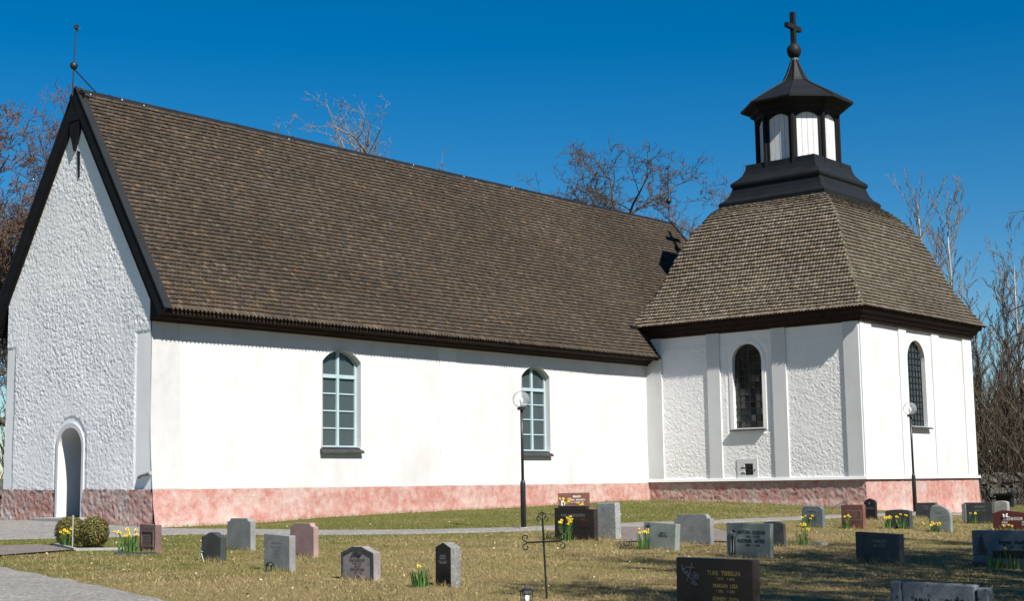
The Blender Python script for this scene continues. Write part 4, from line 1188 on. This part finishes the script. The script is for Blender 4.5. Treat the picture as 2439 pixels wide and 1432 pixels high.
for a, b in ((-.40, .43), (-.36, .40), (-.33, .37), (-.28, .285), (-.25, .265)): m_.prism([(a-.03, b), (a, b-.014), (a+.03, b), (a, b+.016)], lambda p, q: (p, -.079, q), lambda p, q: (p, -.074, q))
m_.build('engraved_cross_and_rose', greyl, g)
g = gravestone('blue grey stone with chamfered corners and daffodils before it', (9.62, -12.40), .54, .12, .49, 'chamfer', gr_blue, lines=[('SIRI   EVERT', 0, .24, .035, .9), ('KARLSSON', 0, .185, .04, .9)], lmat=rustl)
m_ = MB(); m_.tube([(-.13, -.063, .36), (-.05, -.063, .40), (0, -.063, .38), (.05, -.063, .40), (.13, -.063, .36)], .006, 4); m_.tube([(-.10, -.063, .42), (-.02, -.063, .36)], .005, 4); m_.tube([(.10, -.063, .42), (.02, -.063, .36)], .005, 4); m_.build('carved_birds', greyl, g)
g = gravestone('red brown square stone with framed inscription between smaller dark stones', (9.83, -13.33), .57, .13, .545, 'rect', gr_red)
m_ = MB(); ring(m_, [(-.10, .20), (.22, .20), (.22, .40), (-.10, .40)], [(-.115, .185), (.235, .185), (.235, .415), (-.115, .415)], lambda a, b, d=0.: (a, -.065-d, b), -.002, .006); m_.build('engraved_frame', gr_pink, g)
text_part(g, [('LANTBRUKAREN', .06, .38, .022, .8), ('GUSTAF SVENSSON', .06, .345, .024, .8), ('* 1885  + 1949', .06, .31, .022, .8), ('HANNA SVENSSON', .06, .275, .024, .8), ('* 1890  + 1971', .06, .24, .022, .8)], gr_pink, -.066)
text_part(g, [('+', -.23, .36, .04, .9), ('*', -.17, .36, .05, .9)], gold, -.066)
g = gravestone('small black stone with gothic arch against the annex plinth', (14.06, -11.64), .32, .12, .55, 'gothic', gr_black)
m_ = MB(); m_.box((-.12, -.066, .26), (.12, -.058, .33)); m_.build('name_plate', gr_dark, g)
text_part(g, [('+', 0, .42, .09, 1)], greyl, -.061)
g = gravestone('dark green stone with gently arched top and flowers at its foot', (10.64, -14.07), .60, .17, .44, 'arc', gr_dark, lines=[('NILS JOHANSSON', 0, .29, .03, .8), ('ELSA', 0, .24, .03, .9)], lmat=rustl)
gravestone('low dark stone with scooped corners in front of the annex wall', (16.74, -11.99), .62, .16, .41, 'scoop', gr_dark, lines=[('FAMILJEN', 0, .30, .035, .9), ('HOLM', 0, .24, .04, .9)], lmat=greyl)
gravestone('pale grey natural stone with rounded uneven outline behind yellow flowers', (10.07, -15.35), .52, .13, .60, 'asym', gr_green, lines=[('Karl', -.02, .44, .07, 1), ('Ivar', .08, .34, .05, 1), ('1920 - 1994', .08, .27, .03, .9)], lmat=greyl, bev=.03)
g = gravestone('wide dark stone with ribbed pillar at its left edge', (14.65, -14.33), .73, .14, .53, 'rect', gr_dark, lines=[('SJÖGREN', .04, .42, .05, .95), ('OSKAR   ALMA', .06, .33, .035, .9)], lmat=greyl)
for a in (-.40, -.34): m_ = MB(); m_.box((a-.025, -.085, -.06), (a+.022, .05, .50)); m_.build('rib', gr_grey, g, bevel=.006)
gravestone('little lichened stone with rounded top near the stone wall', (27.56, -9.72), .47, .2, .46, 'arc', gr_light, bev=.02)
g = gravestone('black stone with overhanging cap in front of the stone wall', (36.4, -6.3), .62, .30, .44, 'rect', gr_black)
m_ = MB(); m_.box((-.40, -.2, .44), (.40, .2, .54)); m_.build('cap', gr_black, g, bevel=.015)
g = gravestone('polished red stone with white lettering and roof shaped top', (11.82, -16.52), 1.30, .16, .49, 'roof', gr_red2, lines=[('STENHOLM', -.18, .285, .075, .85), ('INGE', -.37, .205, .05, .85), ('VIOLA', .10, .205, .05, .85), ('1921 - 1997', -.37, .15, .034, .85), ('1924 - 1999', .10, .15, .034, .85)], lmat=whit)
m_ = MB()
for k in range(7): a = random.uniform(-.40, -.30); b = random.uniform(.33, .44); m_.sphere((a, -.083, b), .022, 7, 5)
m_.tube([(-.40, -.083, .40), (-.36, -.083, .35), (-.25, -.083, .33)], .008, 5); m_.build('carved_bird', whit, g)
g = gravestone('wide blue grey stone with carved spruce and black recessed band', (.79, -20.62), 1.16, .17, .58, 'rect', gr_blue, lines=[('Ingvar  Axelsson', .12, .40, .075, .80), ('* 1918     + 1984', .12, .325, .035, .9)], lmat=ink)
m_ = MB(); m_.box((-.26, -.089, .16), (.57, -.083, .275)); m_.build('recessed_band', gr_black, g)
m_ = MB()
for k in range(6): b = .20+k*.048; a = .13-.019*k; m_.prism([(-.43-a, b), (-.43+a, b), (-.43, b+.085)], lambda p, q: (p, -.089-.001*q, q), lambda p, q: (p, -.083, q))
m_.build('carved_spruce', gr_dark, g)
m_ = MB(); m_.box((-.60, -.105, -.06), (-.40, .06, .10)); m_.build('foot_block', gr_dark, g, bevel=.01)
g = gravestone('dark greenish stone slab with sunk panel standing alone in grass', (.66, -18.50), .78, .16, .485, 'slant', gr_dark)
m_ = MB(); ring(m_, [(-.20, .06), (.30, .06), (.30, .42), (-.20, .42)], [(-.215, .045), (.32, .045), (.32, .44), (-.215, .44)], lambda a, b, d=0.: (a, -.08-d, b), -.004, .006); m_.build('panel_frame', gr_dark, g)
text_part(g, [('FAMILJEN', .05, .34, .05, .9), ('EKLUND', .05, .27, .05, .9)], gr_green, -.081)
g = gravestone('spotted grey granite stone with stubby side pillars', (-6.55, -22.75), .80, .14, .38, 'slant', gr_spot, lines=[('AINA', -.17, .17, .075, .8), ('OLOF', .17, .17, .075, .8), ('JONSSON', 0, .07, .06, .9)], lmat=ink, bev=.02)
for a, h_ in ((-.465, .385), (.475, .335)): m_ = MB(); m_.box((a-.06, -.08, -.06), (a+.06, .09, h_)); m_.build('side_pillar', gr_spot, g, bevel=.02)
gravestone('low black stone behind the polished red one', (22.8, -13.9), .8, .2, .42, 'house', gr_black)

# ------------------------------------------------------------------ lamps
def lamp(label, x, y, h, tilt):
    root = empty('lamp_post', (x, y, G(x, y)), 0, label, 'lamp post', 'globe lamp posts')
    root.rotation_euler = tilt
    m_ = MB(); m_.lathe([(.10, -.06), (.10, .03), (.062, .05)], n=14); m_.build('base_plate', m_conc, root, smooth=False)
    m_ = MB(); m_.lathe([(.062, .0), (.062, h*.33), (.055, h*.345), (.034, h*.36)], n=14); m_.build('sleeve', m_lampmetal, root, smooth=True)
    m_ = MB(); m_.lathe([(.033, h*.35), (.033, h*.885)], n=12); m_.build('pole', m_lampmetal, root, smooth=True)
    m_ = MB(); m_.lathe([(.034, h*.868), (.10, h*.87), (.10, h*.885), (.05, h*.895)], n=14); m_.build('collar', m_lampmetal, root)
    m_ = MB(); m_.sphere((0, 0, h*.885+.19), .20, 24, 16); m_.build('globe', m_globe, root, smooth=True)
    m_ = MB(); m_.lathe([(.025, h*.89), (.025, h*.89+.09), (.04, h*.89+.12), (.045, h*.89+.17), (.03, h*.89+.21), (.008, h*.89+.225)], n=10); m_.build('bulb', m_cand, root, smooth=True)
lamp('black lamp post with clear glass globe before the nave window', 4.64, -7.68, 3.16, (0, R(-.3), 0))
lamp('black lamp post with clear glass globe before the annex window', 19.6, -10.3, 3.30, (R(-1.0), R(1.6), 0))

# ------------------------------------------------------------------ wrought iron cross, grave lantern, small grave furniture
root = empty('iron_cross', (-7.44, -18.14, G(-7.44, -18.14)), R(-62), 'thin wrought iron grave cross with scrolled arms leaning in grass', 'cross')
root.rotation_euler = (0, R(-2.2), R(-62))
H = 1.03
m_ = MB(); m_.tube([(0, 0, -.1), (0, 0, H-.07)], .014, 6); m_.build('shaft', m_iron, root)
m_ = MB(); m_.tube([(-.21, 0, H*.655), (.21, 0, H*.655)], .011, 6); m_.build('arm', m_iron, root)
def scroll(cx, cz, sx, sz, r=.042):
    pts = []
    for k in range(15):
        t = k/14; a = -math.pi/2+t*math.pi*1.75; rr_ = r*(1-.45*t)
        pts.append((cx+sx*rr_*math.cos(a), 0, cz+sz*(rr_*math.sin(a))))
    return pts
for sx in (-1, 1):
    for sz in (-1, 1):
        m_ = MB(); m_.tube([(sx*.20, 0, H*.655)]+scroll(sx*.225, H*.655+sz*.058, sx, sz), .008, 5); m_.build('scroll', m_iron, root)
m_ = MB()
for sx in (-1, 1):
    m_.tube(scroll(sx*.045, H-.075, sx, 1, .03), .007, 5); m_.tube(scroll(sx*.03, H-.028, sx, 1, .022), .006, 5)
m_.tube([(0, 0, H-.08), (0, 0, H+.02)], .007, 5); m_.tube([(-.025, 0, H-.005), (.025, 0, H-.005)], .007, 5)
m_.build('crest', m_iron, root)
x, y = -8.31, -18.55
root = empty('grave_lantern', (x, y, G(x, y)), R(20), 'small black grave lantern with white candle glass near the iron cross', 'lantern')
m_ = MB(); m_.lathe([(.075, 0), (.075, .02), (.06, .03)], n=6); m_.build('foot', m_iron, root)
for k in range(6):
    a = k*math.pi/3; m_ = MB(); m_.tube([(.058*math.cos(a), .058*math.sin(a), .02), (.072*math.cos(a), .072*math.sin(a), .165)], .006, 5); m_.build('rib', m_iron, root)
m_ = MB(); m_.lathe([(.04, .025), (.045, .14)], n=12); m_.build('candle_glass', m_cand, root, smooth=True)
m_ = MB(); m_.lathe([(.088, .16), (.085, .172), (.045, .195), (.02, .20), (.012, .225)], n=6); m_.build('roof', m_iron, root)
x, y = -6.93, -12.43
root = empty('grave_lamp', (x, y, G(x, y)), 0, 'small black mushroom shaped grave lamp before the square grey stone', 'lamp')
m_ = MB(); m_.lathe([(.07, .09), (.068, .105), (.045, .135), (.01, .15)], n=14); m_.build('cap', m_iron, root, smooth=True)
for k in range(3):
    a = k*2.1+.4; m_ = MB(); m_.tube([(.045*math.cos(a), .045*math.sin(a), -.03), (.045*math.cos(a), .045*math.sin(a), .1)], .007, 5); m_.build('leg', m_iron, root)
x, y = -6.22, -9.97
m_ = MB(); m_.tube([(0, 0, -.05), (-.02, .075, .16)], .008, 6); m_.box((-.04, .04, .155), (0, .11, .17))
o = m_.build('metal_spike', simple('galvanised_steel', (.5, .5, .5), .4, .5, .1, 9, 0, .6)); o.location = (x, y, G(x, y)); tag(o, 'thin leaning metal vase spike before the wavy topped dark stone', 'spike')
x, y = -5.80, -5.52
m_ = MB(); m_.tube([(0, 0, -.1), (0, 0, .62)], .013, 6); o = m_.build('garden_stake', simple('weathered_stake', (.33, .32, .28), .9, .2)); o.location = (x, y, G(x, y)); tag(o, 'thin pale stake standing between the two clipped bushes', 'stake')
x, y = 4.05, -15.5
m_ = MB(); m_.hexa([(-.14, -.2, -.01), (.14, -.2, -.01), (.14, .2, -.01), (-.14, .2, -.01), (-.13, -.19, .05), (.13, -.19, .05), (.13, .19, .03), (-.13, .19, .03)]); o = m_.build('flat_plaque', gr_light, bevel=.008); o.location = (x, y, G(x, y)); tag(o, 'small flat pale plaque lying in the grass by daffodils', 'plaque')
def kerb(label, pts, h=.05, mat=m_conc):
    m_ = MB(); cx_, cy_ = pts[0]
    for a, b in zip(pts[:-1], pts[1:]):
        a = Vector(a); b = Vector(b); d = (b-a).normalized(); n_ = Vector((-d.y, d.x))*.03
        z0, z1 = G(a.x, a.y), G(b.x, b.y)
        m_.hexa([(a.x-n_.x-cx_, a.y-n_.y-cy_, z0-.08), (b.x-n_.x-cx_, b.y-n_.y-cy_, z1-.08), (b.x+n_.x-cx_, b.y+n_.y-cy_, z1-.08), (a.x+n_.x-cx_, a.y+n_.y-cy_, z0-.08),
                 (a.x-n_.x-cx_, a.y-n_.y-cy_, z0+h), (b.x-n_.x-cx_, b.y-n_.y-cy_, z1+h), (b.x+n_.x-cx_, b.y+n_.y-cy_, z1+h), (a.x+n_.x-cx_, a.y+n_.y-cy_, z0+h)])
    o = m_.build('grave_kerb', mat); o.location = (cx_, cy_, 0); tag(o, label, 'kerb')
kerb('low grey kerb edging the bed of the two clipped bushes', [(-5.5, -4.45), (-6.08, -6.05), (-5.2, -6.7)])
kerb('low dark kerb curving round the daffodil bed by the brown stone', [(-5.75, -6.95), (-6.22, -7.5), (-5.72, -7.95)], .045, gr_dark)

# ------------------------------------------------------------------ clipped bushes
def leaf_cloud(name, P, N, size, cols, parent, mat):
    n = len(P)
    t = rng.normal(0, 1, (n, 3)); t -= (t*N).sum(1)[:, None]*N; t /= np.linalg.norm(t, axis=1)[:, None]
    b = np.cross(N, t); s = size*rng.uniform(.6, 1.3, (n, 1))
    V = np.stack([P-t*s, P+b*s*.55, P+t*s, P-b*s*.55], 1).reshape(-1, 3)
    f = (np.arange(n)*4)[:, None]+np.arange(4)
    return link(name, npmesh(name, V, [f], np.repeat(cols, 4, 0)), mat, parent)
m_leaf = attr_mat('box_leaf', .6, .35, 0, 20, .2)
def bush(label, x, y, rx, h):
    root = empty('clipped_bush', (x, y, G(x, y)), 0, label, 'bush')
    n = 6500
    d = rng.normal(0, 1, (n, 3)); d /= np.linalg.norm(d, axis=1)[:, None]
    sup = (np.abs(d)**2.35).sum(1)**(-1/2.35)
    rad = sup*rng.uniform(.80, 1.03, n)*(1+.05*fbm(d[:, 0]*3+x, d[:, 2]*3+d[:, 1]*2))
    P = d*rad[:, None]*np.array([rx, rx, h*.5])+np.array([0, 0, h*.5])
    N = d+rng.normal(0, .55, (n, 3)); N /= np.linalg.norm(N, axis=1)[:, None]
    base = np.array([(.080, .088, .020), (.125, .118, .026), (.18, .138, .040), (.055, .065, .016), (.22, .115, .045)])
    c = base[rng.choice(5, n, p=(.3, .27, .19, .16, .08))]*rng.uniform(.75, 1.25, (n, 1))
    leaf_cloud('foliage', P, N, .017, c, root, m_leaf)
    m_ = MB(); m_.sphere((0, 0, h*.48), rx*.80, 12, 8, h*.44/(rx*.80)); m_.build('inner_growth', simple('bush_inner', (.018, .02, .008), .9, .1), root, smooth=True)
    m_ = MB(); m_.tube([(0, 0, -.08), (0, 0, h*.3)], .03, 6); m_.build('stem', bk_dark, root)
bush('clipped green box bush with daffodils before it, left of the stake', -5.30, -4.66, .27, .55)
bush('clipped yellowish box bush right of the thin stake', -5.44, -5.66, .265, .59)

# ------------------------------------------------------------------ daffodils
m_dleaf = attr_mat('daffodil_leaf', .5, .3, 0, 20, .15)
m_petal = attr_mat('daffodil_petal', .5, .3, 0, 20, .08)
GD = 'daffodil clumps on the graves'
def daffodils(label, x, y, nl, nf, spread, h, seed):
    rg = np.random.default_rng(seed)
    root = empty('daffodil_clump', (x, y, G(x, y)), 0, label, 'flowers', GD)
    V = []; Fq = []; Cc = []
    for k in range(nl):
        a = rg.uniform(0, 6.28); r0 = spread*rg.random()**.6
        p = np.array([r0*math.cos(a), r0*math.sin(a), -.02]); ln_ = h*rg.uniform(.65, 1.05); out = np.array([math.cos(a+rg.normal(0, .5)), math.sin(a+rg.normal(0, .5)), 0])*rg.uniform(.05, .45)
        sd = np.array([-out[1], out[0], 0]); sd = sd/(np.linalg.norm(sd)+1e-6)*.009
        cur = rg.uniform(.3, 1.4); c0 = np.array((.055, .12, .028))*rg.uniform(.7, 1.5)
        b = len(V)
        for i in range(5):
            t = i/4; q = p+out*ln_*t**1.6*cur+np.array([0, 0, ln_*t*(1-.12*cur*t)]); wd_ = sd*(1-.75*t**3)
            V += [q-wd_, q+wd_]; Cc += [c0*(.9+.5*(1-t)), c0*(.9+.5*(1-t))]
        for i in range(4): Fq.append((b+2*i, b+2*i+1, b+2*i+3, b+2*i+2))
    link('leaves', npmesh('leaves', np.array(V), [np.array(Fq)], np.array(Cc)), m_dleaf, root)
    for k in range(nf):
        a = rg.uniform(0, 6.28); r0 = spread*1.25*rg.random()**.5
        base = Vector((r0*.6*math.cos(a), r0*.6*math.sin(a), -.02)); top = Vector((r0*math.cos(a), r0*math.sin(a), h*rg.uniform(.82, 1.15)))
        m_ = MB(); m_.tube([base, base.lerp(top, .6)+Vector((0, 0, .02)), top], .005, 4); nst = len(m_.v)
        fd = Vector((rg.normal(-.5, .6), rg.normal(-.7, .5), .15)).normalized(); ua = fd.orthogonal().normalized(); va = fd.cross(ua)
        R0 = .031*rg.uniform(.85, 1.2)
        for j in range(6):
            t = j*math.pi/3; d0 = ua*math.cos(t)+va*math.sin(t); d1 = ua*math.cos(t+.42)+va*math.sin(t+.42); d2 = ua*math.cos(t-.42)+va*math.sin(t-.42)
            m_.add([top, top+d2*R0*.62+fd*.004, top+d0*R0*1.1-fd*.003, top+d1*R0*.62+fd*.004], [(0, 1, 2, 3)])
        pet = len(m_.v)
        m_.tube([top, top+fd*.018, top+fd*.034], [.008, .012, .019], 7, False)
        me = m_.mesh('flower')
        at = me.attributes.new('col', 'FLOAT_COLOR', 'POINT')
        cv = np.ones((len(m_.v), 4), np.float32); yl = rg.uniform(.9, 1.15)
        cv[:nst, :3] = (.07, .15, .03); cv[nst:pet, :3] = (.82*yl, .70*yl, .10); cv[pet:, :3] = (.84, .60, .03)
        at.data.foreach_set('color', cv.ravel())
        link('flower', me, m_petal, root)
for i, a in enumerate([
    ('yellow daffodils growing before the green clipped bush', -5.72, -5.18, 22, 8, .13, .30, 1),
    ('full clump of yellow daffodils beside the brown carved stone', -5.80, -7.28, 44, 15, .20, .36, 2),
    ('bunch of yellow daffodils standing before the wide black granite stone', 1.95, -11.05, 26, 13, .13, .42, 3),
    ('yellow daffodils in front of the red stone by the nave', 9.7, -4.9, 18, 8, .16, .42, 4),
    ('sparse daffodils right of the red stone by the nave', 9.95, -5.25, 14, 5, .12, .34, 5),
    ('yellow daffodils before the leaning grey stone', .78, -13.75, 22, 7, .12, .36, 6),
    ('yellow daffodils beside the small dark arched stone', 3.75, -15.38, 22, 8, .10, .36, 7),
    ('short daffodils at the blue grey chamfered stone', 9.42, -12.3, 20, 5, .17, .24, 8),
    ('short daffodils at the red brown framed stone', 9.62, -13.25, 20, 4, .09, .27, 9),
    ('daffodils left before the dark green arched stone', 10.40, -13.92, 18, 7, .12, .26, 10),
    ('daffodils right before the dark green arched stone', 10.45, -14.22, 18, 6, .10, .30, 11),
    ('low yellow flowers before the pale natural stone', 9.85, -15.22, 26, 10, .16, .18, 12),
    ('small daffodils before the dark ribbed stone', 14.45, -14.25, 16, 3, .09, .30, 13),
    ('leafy daffodil clump with few buds beside the narrow black stone', -7.33, -15.92, 50, 1, .12, .30, 14),
    ('leafy daffodil clump before the carved spruce', .60, -20.42, 30, 0, .12, .27, 15),
    ('few tall daffodil leaves before the black recessed band', .60, -20.72, 18, 1, .13, .28, 16),
    ('small yellow flowers before the polished red stone', 11.45, -16.35, 14, 3, .10, .15, 17)]):
    daffodils(*a)
def lowplant(label, x, y, seed):
    rg = np.random.default_rng(seed); root = empty('low_plant', (x, y, G(x, y)), 0, label, 'plant')
    n = 260; P = rg.normal(0, 1, (n, 3))*np.array([.09, .09, .05])+np.array([0, 0, .08]); P[:, 2] = np.abs(P[:, 2])
    N = rg.normal(0, 1, (n, 3)); N /= np.linalg.norm(N, axis=1)[:, None]
    leaf_cloud('foliage', P, N, .016, np.array((.022, .032, .014))*rg.uniform(.6, 1.6, (n, 1)), root, m_leaf)
lowplant('dark low plant left of the leaning grey stone', .80, -13.35, 1)
lowplant('dark low plant by the wide black granite stone', 2.05, -10.5, 2)

# ------------------------------------------------------------------ grass blades and litter
m_blade = attr_mat('grass_blade', .8, .15, 0, 10, .1)
def on_grass(P):
    m = ~((P[:, 0] > -.15) & (P[:, 0] < 29.6) & (P[:, 1] > -.12) & (P[:, 1] < 7)) & ~((P[:, 0] > XE-.2) & (P[:, 0] < XR+.4) & (P[:, 1] > YS-.3) & (P[:, 1] < 1))
    for pg in PATHS: m &= ~inpoly(P, [tuple(p) for p in pg])
    return m
def grass(n, xr_, yr_, hr, wr, P=None):
    if P is None: P = np.stack([rng.uniform(*xr_, n), rng.uniform(*yr_, n)], 1)
    P = P[on_grass(P)]; n = len(P)
    z = gz(P[:, 0], P[:, 1])
    a = rng.uniform(0, 6.28, n); h = rng.uniform(*hr, n); wd_ = rng.uniform(*wr, n); la = rng.uniform(0, 6.28, n); lm = h*rng.uniform(.2, 1.3, n)
    dx = np.cos(a)*wd_; dy = np.sin(a)*wd_
    B = np.c_[P, z-.004]
    V = np.stack([B-np.c_[dx, dy, 0*dx], B+np.c_[dx, dy, 0*dx], B+np.c_[np.cos(la)*lm, np.sin(la)*lm, h]], 1).reshape(-1, 3)
    g_ = .5*fbm(P[:, 0]*.35, P[:, 1]*.35, 3)+.5*fbm(P[:, 0]*1.4+9, P[:, 1]*1.4, 3)+np.clip((P[:, 1]+14)/11, -.3, 1)*.32-.02+rng.normal(0, .13, n)
    g_ = np.clip(g_*2.3+.26, 0, 1)[:, None]
    straw = np.array((.32, .245, .118))*rng.uniform(.62, 1.22, (n, 1)); green = np.array((.13, .148, .034))*rng.uniform(.7, 1.35, (n, 1))
    c = straw*(1-g_)+green*g_
    f = (np.arange(n)*3)[:, None]+np.arange(3)
    return V, f, np.repeat(c, 3, 0)
A1 = grass(330000, (-13, 14), (-25, -1), (.015, .05), (.003, .007))
tv = []
for (x, y, w_, t_, a_) in STONES:
    n_ = int(70+120*w_); q = rng.uniform(-1, 1, n_)*(w_/2+.03); sd = np.where(rng.random(n_) < .62, -1, 1)*(t_/2+.012+.05*rng.random(n_)**2)
    tv.append(np.stack([x+math.cos(a_)*q-math.sin(a_)*sd, y+math.sin(a_)*q+math.cos(a_)*sd], 1))
xw = rng.uniform(0, 20.6, 2600); tv.append(np.stack([xw, -.16-.22*np.clip(1-xw/5, 0, 1)-.10*rng.random(2600)**2], 1))
yw_ = rng.uniform(-8.2, -.2, 1000); tv.append(np.stack([XE-.24-.10*rng.random(1000)**2, yw_], 1))
TUFT = np.concatenate(tv)
A3 = grass(0, (0, 1), (0, 1), (.05, .13), (.003, .006), TUFT)
A2 = grass(120000, (14, 40), (-24, 0), (.02, .055), (.004, .009))
V = np.concatenate([A1[0], A2[0], A3[0]]); f = np.concatenate([A1[1], A2[1]+len(A1[0]), A3[1]+len(A1[0])+len(A2[0])]); c = np.concatenate([A1[2], A2[2], A3[2]])
tag(link('grass', npmesh('grass', V, [f], c), m_blade), 'short dry yellow green spring grass over the churchyard', 'grass', kind='stuff')
n = 1700
P = np.stack([rng.uniform(-12, 12, n), rng.uniform(-24, -2, n)], 1); P = P[on_grass(P)]; n = len(P)
N = rng.normal(0, .45, (n, 3))+np.array([0, 0, 1]); N /= np.linalg.norm(N, axis=1)[:, None]
base = np.array([(.42, .33, .19), (.33, .22, .11), (.55, .48, .33), (.16, .09, .05)])
o = leaf_cloud('fallen_leaves', np.c_[P, gz(P[:, 0], P[:, 1])+.035], N, .022, base[rng.choice(4, n, p=(.4, .3, .2, .1))], None, m_blade)
tag(o, 'pale dry leaves scattered over the grass', 'leaves', kind='stuff')
